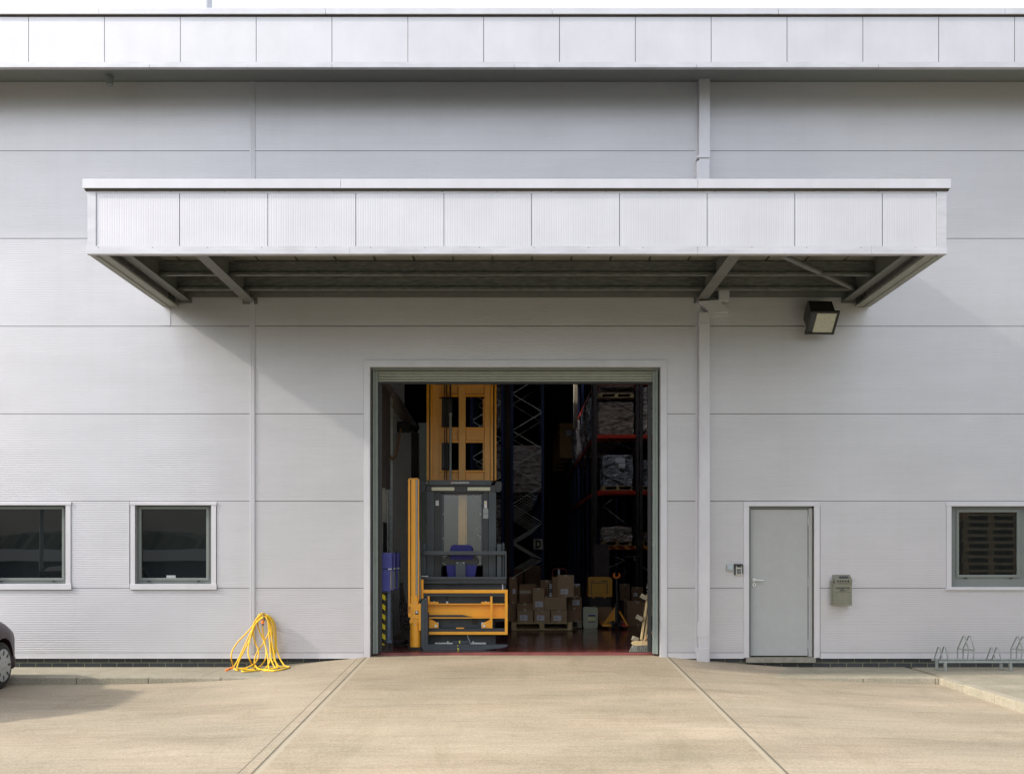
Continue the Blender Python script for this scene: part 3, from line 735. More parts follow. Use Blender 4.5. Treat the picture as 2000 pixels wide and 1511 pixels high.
AB = empty('cigarette_bin', PT(1644, 1182, 0), 'khaki grey wall mounted cigarette bin with sloping top right of the white door', 'cigarette bin')
Yb = -.12
q = MB(); q.pbox(1627.8, 1664, 1138.5, 1181.5, Yb, -.004, .004); q.pbox(1625.6, 1628, 1135, 1181, Yb+.02, -.004); q.build('body', BINM, AB)
q = MB(); q.poly([(-.13, PZ(1131, Yb)), (-.004, PZ(1121.5)), (-.004, PZ(1138.4, Yb)), (-.13, PZ(1138.4, Yb))], 'x', PX(1625.4), PX(1664.3, Yb)); q.build('lid', BINM, AB)
q = MB()
for k, xx in enumerate((1636.2, 1641.3, 1646.4, 1651.4, 1656.5)): q.cyl(PT(xx, 1134.4, -.1325), PT(xx, 1134.4, -.129), .0135 if k < 4 else .0175, seg=16)
q.build('stub_hole', BLACK, AB)
q = MB(); q.poly([(-.104, PZ(1131, Yb)+.016), (-.052, PZ(1131, Yb)+.043), (-.050, PZ(1131, Yb)+.038), (-.102, PZ(1131, Yb)+.011)], 'x', PX(1636), PX(1654)); q.build('ash_grille', BLACK, AB)
q = MB(); q.text('CIGARETTES', .04, PT(1646, 1147.9, Yb-.001), S_w := 27/S(Yb), 3.4/S(Yb), bold=.001)
q.text('ONLY', .04, PT(1646, 1151.9, Yb-.001), 11.5/S(Yb), 2.6/S(Yb), bold=.001); q.text('NO OTHER LITTER', .02, PT(1646.5, 1155, Yb-.001), 17/S(Yb), 1.5/S(Yb))
q.pbox(1632, 1637.5, 1155.8, 1156.2, Yb-.001, Yb); q.pbox(1656.5, 1661, 1155.8, 1156.2, Yb-.001, Yb)
q.build('lettering', BLACK, AB)

# ------------------------------------------------------------------ hose
def crv(pts, Y, n=8):
    out = []; P = [Vector((PX(x, y_), y_, PZ(y, y_))) for x, y, y_ in pts]
    for i in range(len(P)-1):
        p0, p1, p2, p3 = P[max(i-1, 0)], P[i], P[i+1], P[min(i+2, len(P)-1)]
        for k in range(n):
            t = k/n; out.append(.5*((2*p1)+(-p0+p2)*t+(2*p0-5*p1+4*p2-p3)*t*t+(-p0+3*p1-3*p2+p3)*t**3))
    return out+[P[-1]]
H = empty('garden_hose', PT(510, 1309, -.3), 'yellow garden hose hung in loose loops on a wall tap and trailing on the pavement', 'hose')
def hz(x, y): return 430+x/9.44, 1170+y/9.44
strands = [
 [(780, 255), (690, 330), (560, 540), (330, 780), (225, 950), (205, 1090), (245, 1240)],
 [(800, 290), (700, 360), (560, 620), (430, 900), (330, 1110), (250, 1270), (330, 1310)],
 [(810, 310), (680, 400), (590, 640), (430, 970), (345, 1150), (325, 1280), (500, 1280)],
 [(790, 330), (640, 470), (560, 700), (515, 950), (550, 1120), (620, 1240), (760, 1300), (1000, 1335), (1270, 1300)],
 [(820, 260), (710, 290), (690, 450), (740, 620), (820, 800), (880, 1060), (890, 1200), (900, 1300)],
 [(830, 275), (900, 320), (915, 430), (890, 620), (800, 800), (690, 960), (640, 1090), (640, 1200), (730, 1290), (1000, 1330)],
 [(780, 250), (640, 400), (605, 560), (640, 780), (700, 920), (705, 1050), (640, 1170), (480, 1260), (280, 1290)],
 [(820, 300), (880, 400), (900, 640), (920, 860), (925, 1090), (880, 1210), (770, 1300), (440, 1330), (430, 1300), (640, 1300)],
 [(830, 280), (930, 330), (1010, 480), (1030, 700), (1040, 900), (1090, 1060), (1170, 1200), (1275, 1290), (1100, 1330), (820, 1325)],
 [(840, 300), (920, 420), (960, 620), (940, 900), (930, 1050), (980, 1200), (1040, 1290)],
 [(845, 290), (960, 420), (1000, 700), (1015, 950), (990, 1110), (960, 1190)],
 [(850, 310), (930, 560), (960, 800), (1000, 1020), (1030, 1180), (1060, 1290), (900, 1290)],
 [(785, 480), (790, 620), (830, 820), (850, 980), (830, 1110), (720, 1250), (560, 1290)],
 [(850, 320), (920, 500), (910, 760), (960, 900), (980, 1060), (1080, 1230), (1190, 1280)],
]
for i, st in enumerate(strands):
    pts = []
    for x, y in st:
        f = max(0, min(1, (y-260)/1000.0)); depth = -.11 - .02*(i % 4) - (.16+.03*(i % 5))*f**2
        if y > 1230:
            # lying on the pavement: choose the depth at which this picture height meets it
            X_, Y_ = hz(x, y); dd = 2256*(EYE-PZV-.012)/(Y_-VY)-16; depth = dd
        X_, Y_ = hz(x, y); pts.append((X_, Y_, depth))
    cp = crv(pts, 0)
    for p_ in cp: p_.z = max(p_.z, PZV+.012, ghz(p_.x, p_.y)+.012)
    q = MB(); q.tube(cp, .0102, 8); q.build('hose_loop', HOSE, H, True)
q = MB(); q.cyl(PT(*hz(240, 1245), -.52), PT(*hz(175, 1280), -.56), .014, .017, 12); q.cyl(PT(*hz(160, 1285), -.57), PT(*hz(100, 1308), -.6), .017, .014, 12); q.build('connector', ORNG, H, True)
q = MB(); q.cyl(PT(*hz(180, 1278), -.558), PT(*hz(158, 1287), -.57), .015, seg=12); q.cyl(PT(*hz(790, 448), -.16), PT(*hz(788, 480), -.16), .013, seg=12); q.build('connector_collar', TGREY, H, True)
q = MB(); q.cyl(PT(*hz(785, 385), -.16), PT(*hz(786, 448), -.16), .021, .019, 14); q.build('connector', ORNG, H, True)
TP = empty('wall_tap', PT(514, 1200, 0), 'brass outdoor tap on the cladding that the yellow hose hangs from', 'tap')
q = MB(); q.cyl(PT(*hz(810, 285), 0), PT(*hz(810, 285), -.12), .012, seg=12); q.tube([PT(*hz(806, 285), -.11), PT(*hz(800, 300), -.15), PT(*hz(797, 330), -.16), PT(*hz(795, 390), -.16)], .012, 10)
q.cyl(PT(*hz(812, 285), -.10), PT(*hz(812, 235), -.10), .010, seg=10); q.build('spout', mat('brass', (.28, .24, .14), .4, .7), TP, True)
q = MB(); q.box(PX(hz(770, 0)[0]), PX(hz(835, 0)[0]), -.12, -.085, PZ(hz(0, 262)[1]), PZ(hz(0, 240)[1]), .004); q.box(PX(hz(800, 0)[0]), PX(hz(835, 0)[0]), -.10, -.02, PZ(hz(0, 385)[1]), PZ(hz(0, 330)[1]), .004); q.build('lever', BLACK, TP)

# ------------------------------------------------------------------ bicycle rack
YR = -.48
RKM = mat('rack_galvanised', (.27, .29, .27), .45, .4, .15, 14)
BR = empty('bicycle_rack', (PX(2010, YR), YR, PZV), 'galvanised steel bicycle rack on the pavement under the right window', 'bicycle rack')
def rz(py): return PZ(py, YR)
X0 = PX(1827, YR)
for k, (yy, py) in enumerate(((YR+.14, 1288), (YR-.02, 1292.5))):
    q = MB(); z = PZ(py, yy); q.tube([(X0+.04*k, yy, z), (X0+2.9, yy, z)], .015, 8); q.build('rail', RKM, BR, True)
def hoop(px, top, ylow, wide):
    x = PX(px, YR); q = MB(); zt = PZ(top, YR); zl = PZ(1290, YR)
    for dx in (0, .075):
        q.tube([(x+dx, YR+.14, zl), (x+dx+.015, YR+.12, zl+.02), (x+dx+.028, YR+.02, zt-.01), (x+dx+.032, YR, zt), (x+dx+.038, YR-.02, zt-.015), (x+dx+.066, YR-.04, zl+.02), (x+dx+.070, YR-.02, zl)], .0095, 6)
    if wide:
        zm = PZ(1268, YR); 
        q.bm.clear()
        for dx in (0, .075):
            q.tube([(x+dx, YR+.14, zl), (x+dx, YR+.14, zm), (x+dx+.028, YR+.02, zt), (x+dx+.034, YR, zt+.003), (x+dx+.038, YR-.02, zt), (x+dx+.070, YR-.06, zm), (x+dx+.070, YR-.02, zl)], .0095, 6)
            q.tube([(x+dx, YR+.14, zm), (x+dx+.070, YR-.06, zm)], .009, 6)
    q.build('wheel_hoop', RKM, BR, True)
for px, t, w_ in ((1829, 1262, 0), (1878, 1242, 1), (1932, 1263, 0), (1983, 1243, 1), (2036, 1263, 0), (2088, 1243, 1), (2141, 1263, 0), (2193, 1243, 1)): hoop(px, t, 0, w_)
for px in (1834, 1961, 2090, 2210):
    x = PX(px, YR); q = MB(); q.box(x, x+.03, YR+.11, YR+.15, PZV, PZ(1288, YR), .002); q.box(x+.055, x+.085, YR-.06, YR-.02, PZV, PZ(1292, YR), .002)
    q.bar((x+.01, YR+.12, PZV+.01), (x+.07, YR-.05, PZV+.01), .012, .03); q.build('foot', RKM, BR)

# ------------------------------------------------------------------ car (nose towards the wall, only its front corner is in view)
GZ = -.262
CXc = -7.105
CR = empty('parked_car', (CXc, -3.0, GZ), 'dark maroon car parked nose to the wall at the far left edge', 'car')
def loft(st, nseg=28, ex=.42):
    q = MB(); rings = []
    for (y, hw, z0, z1, e) in st:
        ring = []
        for k in range(nseg):
            a = 2*math.pi*k/nseg + math.pi/nseg; c, s_ = math.cos(a), math.sin(a)
            ring.append(q.bm.verts.new((CXc + hw*math.copysign(abs(c)**e, c), y, GZ+(z0+z1)/2+(z1-z0)/2*math.copysign(abs(s_)**e, s_))))
        rings.append(ring)
    for A, Bq in zip(rings, rings[1:]):
        for k in range(nseg): q.bm.faces.new((A[k], A[(k+1) % nseg], Bq[(k+1) % nseg], Bq[k]))
    q.bm.faces.new(rings[0]); q.bm.faces.new(rings[-1][::-1]); return q
NY = -1.10
q = loft([(NY, .42, .28, .46, .7), (NY-.05, .60, .20, .58, .55), (NY-.15, .725, .17, .68, .45), (NY-.30, .795, .16, .78, .42), (NY-.5, .822, .16, .86, .42), (NY-.8, .828, .16, .92, .42),
          (NY-1.15, .83, .16, .97, .40), (NY-2.6, .83, .16, .98, .38), (NY-3.2, .82, .18, .97, .40), (NY-3.5, .79, .22, .94, .42), (NY-3.62, .70, .28, .86, .5)])
body = q.build('body', PAINT, CR, True)
def bool_cut(o, y, x, r=.335):
    c = MB(); c.cyl((x-.25, y, GZ+.29), (x+.25, y, GZ+.29), r, seg=40); co = c.build('cut', DARK)
    md = o.modifiers.new('b', 'BOOLEAN'); md.operation = 'DIFFERENCE'; md.solver = 'EXACT'; md.object = co
    bpy.context.view_layer.update()
    me = bpy.data.meshes.new_from_object(o.evaluated_get(bpy.context.evaluated_depsgraph_get()))
    o.modifiers.clear(); o.data = me; bpy.data.objects.remove(co)
FA, RA = -1.78, -4.12
for y in (FA, RA):
    for sx in (1, -1): bool_cut(body, y, CXc + sx*.83)
if not body.data.materials: body.data.materials.append(PAINT)
q = MB()
for y in (FA, RA):
    for sx in (1, -1): q.cyl((CXc+sx*.578, y, GZ+.29), (CXc+sx*.60, y, GZ+.29), .333, seg=32)
q.build('wheel_well', BLACK, CR)
q = loft([(NY-1.05, .70, .90, .97, .5), (NY-1.55, .64, .95, 1.36, .45), (NY-1.8, .60, .95, 1.42, .42), (NY-2.9, .60, .95, 1.42, .42), (NY-3.45, .64, .92, 1.0, .5)])
q.build('window_glass', GLASS, CR, True)
q = loft([(NY-1.5, .60, 1.33, 1.38, .6), (NY-1.8, .60, 1.38, 1.46, .6), (NY-2.9, .60, 1.38, 1.46, .6), (NY-3.05, .58, 1.34, 1.40, .6)]); q.build('roof', PAINT, CR, True)
for sx in (1, -1):
    q = MB()
    for a, b_ in (((NY-1.1, .96), (NY-1.62, 1.40)), ((NY-2.35, .97), (NY-2.35, 1.42)), ((NY-3.4, .97), (NY-2.95, 1.40))):
        q.bar((CXc+sx*.70, a[0], GZ+a[1]), (CXc+sx*.60, b_[0], GZ+b_[1]), .05, .05)
    q.build('pillar', PAINT, CR)
    q = MB(); q.tube([(CXc+sx*.50, NY-.05, GZ+.53), (CXc+sx*.62, NY-.11, GZ+.56), (CXc+sx*.70, NY-.22, GZ+.62)], [.05, .075, .03], 10); q.build('headlight', mat('headlight_glass', (.5, .5, .52), .1, .3), CR, True)
q = loft([(NY+.015, .40, .22, .36, .6), (NY-.04, .62, .20, .40, .5), (NY-.16, .745, .19, .42, .45), (NY-.36, .825, .18, .42, .42), (NY-.40, .80, .18, .42, .42)]); q.build('bumper', PAINT, CR, True)
def wheel(x, y, sx):
    W_ = MB(); cz = GZ+.29
    prof = [(0, .20), (.0, .24), (.012, .272), (.03, .287), (.06, .29), (.12, .29), (.15, .28), (.16, .25), (.16, .2)]
    rings = []
    for d, r in prof: rings.append([W_.bm.verts.new((x-sx*d, y+r*math.cos(k*math.pi/20), cz+r*math.sin(k*math.pi/20))) for k in range(40)])
    for A, Bq in zip(rings, rings[1:]):
        for k in range(40): W_.bm.faces.new((A[k], A[(k+1) % 40], Bq[(k+1) % 40], Bq[k]))
    W_.bm.faces.new(rings[-1])
    t = W_.build('tyre', RUBBER, CR, True)
    W_ = MB(); rings = []
    for d, r in ((.012, .205), (-.004, .20), (-.010, .19), (-.004, .12), (-.012, .06), (-.016, .0001)): rings.append([W_.bm.verts.new((x-sx*d, y+r*math.cos(k*math.pi/20), cz+r*math.sin(k*math.pi/20))) for k in range(40)])
    for A, Bq in zip(rings, rings[1:]):
        for k in range(40): W_.bm.faces.new((A[k], A[(k+1) % 40], Bq[(k+1) % 40], Bq[k]))
    h = W_.build('hubcap', HUB, t, True)
    W_ = MB()
    for k in range(8):
        a = 2*math.pi*k/8; c = (y+.155*math.cos(a), cz+.155*math.sin(a)); pts = []
        for j_ in range(10):
            b_ = 2*math.pi*j_/10; u, v = .034*math.cos(b_), .017*math.sin(b_)
            pts.append((c[0]+u*math.cos(a)-v*math.sin(a), c[1]+u*math.sin(a)+v*math.cos(a)))
        W_.poly(pts, 'x', x+sx*.0105, x-sx*.004)
    for k in range(4):
        a = math.pi/4+math.pi*k/2; W_.cyl((x+sx*.013, y+.045*math.cos(a), cz+.045*math.sin(a)), (x+sx*.006, y+.045*math.cos(a), cz+.045*math.sin(a)), .011, seg=10)
    W_.build('hub_slot', TGREY2, h)
for y in (FA, RA):
    for sx in (1, -1): wheel(CXc+sx*.815, y, sx)

# ------------------------------------------------------------------ turret truck
T = empty('turret_truck', (PX(905, 1.5), 1.6, 0), 'yellow and grey man-up warehouse truck parked in the open doorway', 'warehouse truck')
def part(name, m_, boxes, parent=T, Y=(1, 1.1), bev=.004, smooth=False):
    o = None
    for b_ in boxes:
        q = MB(); q.pbox(b_[0], b_[1], b_[2], b_[3], Y[0], Y[1], bev); o = q.build(name, m_, parent, smooth)
    return o
YM = 2.6
part('mast_rail', YEL, [(833, 838, 730, 938), (840.5, 845, 730, 938)], Y=(YM-.05, YM+.1))
part('mast_rail', YEL, [(958.8, 963, 730, 938), (966, 969.5, 730, 938)], Y=(YM-.05, YM+.1))
for a in (838, 963):
    q = MB(); q.pbox(a, a+3, 700, 936, YM+.03, YM+.08); c = q.build('mast_channel', TGREY2, T)
    q = MB()
    for k in range(58): yy = 732+k*3.55; q.pbox(a+.4, a+2.4, yy, yy+2.2, YM, YM+.03, .002)
    q.build('chain', mat('chain_steel', (.16, .15, .12), .4, .6), c)
part('mast_stile', YELP, [(845, 857, 720, 940)], Y=(YM, YM+.12)); part('mast_stile', YELP, [(896, 909, 720, 1085)], Y=(YM-.02, YM+.12)); part('mast_stile', YELP, [(946.5, 958.6, 720, 940)], Y=(YM, YM+.12))
for t, b_ in ((740, 770), (838, 860), (922, 946)):
    part('mast_crossmember', YELP, [(857, 896, t, b_), (909, 946.5, t, b_)], Y=(YM+.045, YM+.13), bev=.012)
    part('mast_flange', YEL, [(857, 896, t-4, t-.2), (909, 946.5, t-4, t-.2), (857, 896, b_+.2, b_+4), (909, 946.5, b_+.2, b_+4)], Y=(YM+.012, YM+.12))
part('mast_side_plate', YELP, [(857, 862.5, 778, 834), (857, 862.5, 864, 918), (943, 946.5, 778, 834), (943, 946.5, 864, 918)], Y=(YM+.05, YM+.13), bev=0)
part('hose_panel', TGREY2, [(863, 883, 778, 831), (863, 876, 863, 915)], Y=(YM+.03, YM+.06))
q = MB()
for xx in (868.5, 872.5): q.cyl(PT(xx, 700, YM-.05), PT(xx, 940, YM-.05), .008, seg=8)
q.cyl(PT(879.5, 700, YM-.05), PT(879.5, 790, YM-.05), .014, seg=10); q.build('hydraulic_hose', BLACK, T, True)
q = MB(); q.cyl(PT(879.8, 812, YM-.06), PT(879.8, 940, YM-.06), .019, seg=14); q.cyl(PT(879.8, 806, YM-.06), PT(879.8, 813, YM-.06), .026, seg=14); q.build('lift_cylinder', GREYP, T, True)
q = MB(); q.pbox(833, 969.5, 560, 745, YM-.02, YM+.12); q.bm.clear()
for a, b_ in ((833, 845), (845, 857), (896, 909), (946.5, 958.6), (958.6, 969.5)): q.pbox(a, b_, 560, 729, YM+.0, YM+.12)
q.build('upper_mast', YEL, T)
# guard
YG = 1.45
g_ = part('overhead_guard', TGREY, [(836.8, 959.8, 938.6, 947), (838.5, 958, 937.2, 939)], Y=(YG-.05, YG+.12), bev=.008)
q = MB(); q.text('JUNGHEINRICH', .05, PT(898.5, 942.7, YG-.052), 36/S(YG), 3.7/S(YG), shear=.35, bold=.0008); q.build('lettering', mat('white_letters', (.8, .8, .8), .5), g_)
q = MB(); q.ppoly([(879.5, 940), (881.8, 940), (881, 942.2), (879.3, 942.2)], YG-.053, YG-.05); q.build('logo_mark', TRED, g_)
q = MB()
for xx in (843.7, 952.3): q.cyl(PT(xx, 943.5, YG-.053), PT(xx, 943.5, YG-.049), .008, seg=10)
q.build('bolt_hole', BLACK, g_)
part('guard_housing', TGREY2, [(833, 968, 947, 961)], Y=(YG, YG+.2))
part('stile_copy', YELP, [(895, 909, 966, 1070)], Y=(1.72, 1.80)); part('stile_copy_edge', YEL, [(909.5, 911.5, 966, 1062)], Y=(1.71, 1.78), bev=0)  # copy of the mast stile, added nearer the door to catch daylight
q = MB(); q.pbox(842.8, 887.5, 951, 957.8, YG-.014, YG-.001, .012); q.pbox(913, 957.5, 951, 957.8, YG-.014, YG-.001, .012); q.build('work_light', mat('lamp_strip', (.55, .55, .42), .3, 0, .1, 30), T)
for a, b_ in ((819, 832), (966, 980)):
    q = MB(); q.ppoly([(a+1, 943), (a+5, 940), (b_-2, 940), (b_, 944), (b_-1, 957), (b_-5, 961), (a+3, 960), (a, 954)], YG+.02, YG+.10); q.build('mirror', TGREY2, T)
q = MB(); q.cyl(PT(833.5, 942.5, YG-.03), PT(833.5, 942.5, YG), .008, seg=10); q.build('marker_lamp', mat('lamp_glint', (.9, .8, .7), .2), T)
# cab columns
part('cab_column', TGREY, [(832.6, 847.7, 961, 1132)], Y=(YG, YG+.2), bev=.006); part('cab_column', TGREY, [(954.7, 969, 961, 1132)], Y=(YG, YG+.2), bev=.006)
pl = part('cab_inner_panel', TGREY2, [(847.9, 861.5, 961, 1132)], Y=(YG+.03, YG+.2)); pr = part('cab_inner_panel', TGREY2, [(943.2, 954.5, 961, 1132)], Y=(YG+.03, YG+.2))
part('notice', WHITE, [(850.8, 857, 977, 987)], pl, (YG+.024, YG+.029), 0); part('notice', WHITE, [(945.6, 951, 977.5, 992)], pr, (YG+.024, YG+.029), 0)
q = MB(); q.ppoly([(946.4, 984), (950.2, 984), (948.3, 979)], YG+.021, YG+.0235); q.build('warning_triangle', LYEL, pr)
part('data_plate', GREYP, [(943.6, 954, 992.8, 1002), (943.6, 954, 1003, 1012)], pr, (YG+.024, YG+.029), 0)
fr = part('screen_frame', TGREY, [(861.7, 866.6, 963, 1104), (940, 943, 963, 1104)], Y=(YG+.04, YG+.12))
part('screen_header', TGREY2, [(866.6, 940, 961, 965.5)], Y=(YG+.04, YG+.12))
q = MB()
for xx in (865.8, 938.3):
    for yy in (1003.5, 1051, 1099): q.cyl(PT(xx, yy, YG+.03), PT(xx, yy, YG+.04), .007, seg=8)
q.build('screw', STEEL, fr)
q = MB(); q.pbox(866.6, 940, 965.5, 1104, YG+.06, YG+.065); 
for v in q.bm.verts: v.co.y += (v.co.z-1.4)*.02
q.build('screen', CABG, T)
# seat, facing away behind the bars
q = MB(); q.ppoly([(878.5, 1092), (878.8, 1072), (880.5, 1066), (884, 1063.5), (918, 1063.5), (921.5, 1066), (923.5, 1072), (924, 1092)], 1.33, 1.42)
bmesh.ops.bevel(q.bm, geom=list(q.bm.edges), offset=.012, segments=2, affect='EDGES'); seat = q.build('seat_back', SEATB, T, True)
q = MB(); q.ppoly([(866.6, 1094), (869, 1087), (877, 1083), (924, 1083), (931, 1087), (934.5, 1094), (934, 1099), (929, 1103.5), (872, 1103.5), (867.5, 1099)], 1.36, 1.46); q.build('armrest', BLACK, T)
q = MB(); q.ppoly([(871.7, 1103), (931.5, 1103), (927, 1127), (874.5, 1127)], 1.35, 1.44); q.build('seat_cushion', SEATB, T)
b_ = part('seat_bracket', TGREY, [(890, 909, 1097, 1127)], Y=(1.30, 1.345))
q = MB(); q.cyl(PT(893, 1098.5, 1.29), PT(893, 1098.5, 1.30), .007, seg=8); q.cyl(PT(905.5, 1098.5, 1.29), PT(905.5, 1098.5, 1.30), .007, seg=8); q.build('screw', STEEL, b_)
# rails round the platform
part('cross_rail', TGREY, [(826.5, 989, 1075.6, 1083)], Y=(1.22, 1.27)); part('lower_rail', TGREY, [(822, 989.5, 1126, 1131)], Y=(1.2, 1.27))
part('rail_post', TGREY, [(986.5, 989.2, 1075.8, 1127)], Y=(1.21, 1.24), bev=0); part('rail_post', TGREY, [(970.7, 979.4, 1062, 1127)], Y=(1.29, 1.4)); part('rail_post', TGREY, [(981, 985, 1060, 1127)], Y=(1.35, 1.42), bev=0)
part('control_box', TGREY, [(821.5, 831.5, 1061, 1128)], Y=(1.29, 1.5)); part('lever_arm', STEEL, [(823, 836, 1124, 1125.6)], Y=(1.2, 1.22), bev=0)
# platform body
part('platform_body', TGREY2, [(820.5, 988.5, 1131, 1137)], Y=(1.22, 2.3)); part('platform_body', TGREY2, [(827, 988, 1137, 1151)], Y=(1.28, 2.3))
part('platform_edge', TGREY, [(825, 989.5, 1136.8, 1138.6)], Y=(1.2, 1.27), bev=.001); part('marker_strip', WHITE, [(980.5, 982.8, 1140, 1150.5)], Y=(1.26, 1.275), bev=0)
part('rear_plate', TGREY, [(839, 957.5, 1163, 1226)], Y=(1.16, 1.2)); part('rear_plate', TGREY2, [(957.5, 987, 1163, 1213)], Y=(1.18, 1.21)); part('plate_opening', BLACK, [(922, 934, 1207, 1219)], Y=(1.15, 1.165), bev=.003)
q = MB()
for xx in (861.2, 935.5): q.cyl(PT(xx, 1222, 1.152), PT(xx, 1222, 1.165), .008, seg=8)
q.build('bolt_hole', BLACK, T)
# chassis and battery box behind
part('chassis', TGREY2, [(836, 965, 1160, 1262)], Y=(1.7, 4.2), bev=.01); part('cab_floor_plate', TGREY2, [(836, 968, 1236, 1257)], Y=(1.25, 1.7))
for xx in (842, 958):
    q = MB(); q.cyl((PX(xx, 2.6)-.06, 2.6, .16), (PX(xx, 2.6)+.06, 2.6, .16), .16, seg=28); q.build('load_wheel', RUBBER, T, True)
q = MB(); q.cyl((PX(900, 3.8)-.08, 3.8, .17), (PX(900, 3.8)+.08, 3.8, .17), .17, seg=28); q.build('drive_wheel', RUBBER, T, True)
# yellow fork carriage frame
YK = 1.0
part('carriage_bar', YEL, [(822.5, 991.5, 1151, 1157.8)], Y=(YK-.03, YK+.03)); part('carriage_bar', YEL, [(834.8, 991.5, 1233, 1238.8)], Y=(YK-.03, YK+.03))
part('toothed_rail', TGREY2, [(828, 988, 1157.8, 1164.2)], Y=(YK, YK+.05), bev=.001); part('toothed_rail', TGREY2, [(835.5, 988, 1226.6, 1232.9)], Y=(YK, YK+.05), bev=.001)
for yy in (1158.5, 1227.3):
    q = MB()
    for k in range(60): q.pbox(829+k*2.63, 830.3+k*2.63, yy, yy+5, YK-.008, YK, 0)
    q.build('rack_teeth', TGREY, T)
part('carriage_beam', YEL, [(833, 988, 1180.5, 1204.8)], Y=(YK+.07, YK+.1), bev=0); part('carriage_flange', YEL, [(832, 988, 1178.2, 1180.3), (832, 988, 1205, 1207)], Y=(YK-.02, YK+.1), bev=.001)
q = MB(); q.ppoly([(835.4, 1200.4), (904, 1200.4), (912, 1202.3), (923, 1204.4), (835.4, 1204.7)], YK+.03, YK+.068); q.build('dark_wedge', TGREY2, T)  # dark wedge shape along the lower edge of the beam
part('carriage_post', YEL, [(957.5, 961.7, 1164, 1226.5)], Y=(YK-.025, YK+.03), bev=.002); part('carriage_post', YEL, [(986, 991.5, 1158, 1233)], Y=(YK-.034, YK+.035), bev=.002); part('carriage_post', YEL, [(834.8, 839, 1164, 1178)], Y=(YK-.02, YK+.03), bev=.002)
part('carriage_post', YEL, [(822.3, 827, 1131, 1168)], Y=(YK-.02, YK+.03), bev=.002)
part('hook_tab', YEL, [(839.5, 856, 1174.8, 1178), (940, 957, 1174.8, 1178)], Y=(YK+.0, YK+.05), bev=.002)
q = MB(); q.pbox(847, 848.5, 1173, 1175, YK+.02, YK+.04); q.pbox(948, 949.5, 1173, 1175, YK+.02, YK+.04); q.pbox(871.3, 875, 1174, 1178, YK+.1, YK+.14); q.build('bolt', STEEL, T)
q = MB(); q.ppoly([(835.4, 1226), (835.4, 1207.3), (839, 1207.3), (854, 1215.5), (856.5, 1220), (856, 1226)], YK+.02, YK+.05); q.build('gusset', YEL, T)
q = MB(); q.ppoly([(961, 1226), (961, 1209), (957, 1209), (943, 1217), (940.5, 1221.5), (941.5, 1226)], YK+.02, YK+.05); q.build('gusset', YEL, T)
part('pad', WHITE, [(849.5, 856.5, 1214.6, 1226)], Y=(YK+.055, YK+.07), bev=0); part('pad', WHITE, [(940, 949, 1214.6, 1226)], Y=(YK+.055, YK+.07), bev=0)
q = MB(); q.cyl(PT(851, 1222, YK), PT(851, 1222, YK+.02), .019, seg=18); q.cyl(PT(945.7, 1222, YK), PT(945.7, 1222, YK+.02), .019, seg=18); q.build('pivot_bolt', STEEL, T, True)
part('name_tab', YEL, [(891, 906.5, 1225, 1227)], Y=(YK-.014, YK), bev=0)
q = MB(); q.tube([PT(903, 1139, 1.19), PT(874, 1140, 1.19), PT(872, 1144, 1.19), PT(872.5, 1174, 1.12)], .006, 6); q.build('cable', BLACK, T, True)
# lower guts between the carriage and the fork
part('fork_yoke', TGREY2, [(836, 968, 1240, 1258)], Y=(YK+.12, YK+.2)); part('slide_strip', STEEL, [(849.5, 884.5, 1254.7, 1257.3), (917, 949.3, 1254.7, 1257.3)], Y=(YK+.02, YK+.1), bev=.001)
part('slide_block', TGREY, [(884.5, 916, 1250.5, 1258.5)], Y=(YK-.01, YK+.1)); 
q = MB()
for xx in (874.5, 924, 888, 910): q.cyl(PT(xx, 1253, YK), PT(xx, 1253, YK+.03), .011, seg=12)
q.build('bolt', STEEL, T, True)
q = MB(); q.tube([PT(913, 1239, YK-.01), PT(914.5, 1246, YK-.03), PT(917.5, 1251, YK-.03), PT(918, 1257, YK-.02)], .006, 6); q.build('cable', GREYP, T, True)
# forks : the turret is swung sideways so the fork points right
YFK = .78
def fork(dy, oy, m_):
    q = MB(); P_ = [(821.8, 1176), (826, 1169), (834.8, 1166), (834.8, 1258.5), (991, 1258.2), (991.3, 1262.5), (975, 1265.3), (940, 1269), (912, 1270), (829, 1270), (824.5, 1267.5), (822, 1262)]
    q.ppoly([(x+oy, y) for x, y in P_], YFK+dy, YFK+dy+.10); bmesh.ops.bevel(q.bm, geom=[e for e in q.bm.edges if abs(e.verts[0].co.y-e.verts[1].co.y) < .001], offset=.004, segments=1, affect='EDGES')
    return q.build('fork', m_, T)
fork(0, 0, TGREY); 
q = MB(); q.pbox(833, 986, 1257.2, 1260.5, YFK+.62, YFK+.72); q.pbox(833, 837.5, 1195, 1260.5, YFK+.14, YFK+.22); q.build('fork', TGREY2, T)
part('fork_groove', BLACK, [(829.6, 830.6, 1172, 1262)], Y=(YFK-.002, YFK+.01), bev=0)
part('chalk_mark', LYEL, [(896.5, 899, 1250.5, 1256)], Y=(YK-.016, YK-.009), bev=0)
q = MB(); q.ppoly([(893.5, 1264), (896, 1266), (896.8, 1269), (893, 1267)], YFK-.003, YFK+.001); q.ppoly([(893, 1260), (895.5, 1258.8), (895.3, 1260), (893.8, 1261.5)], YFK-.003, YFK+.001); q.build('chalk_mark', LYEL, T)
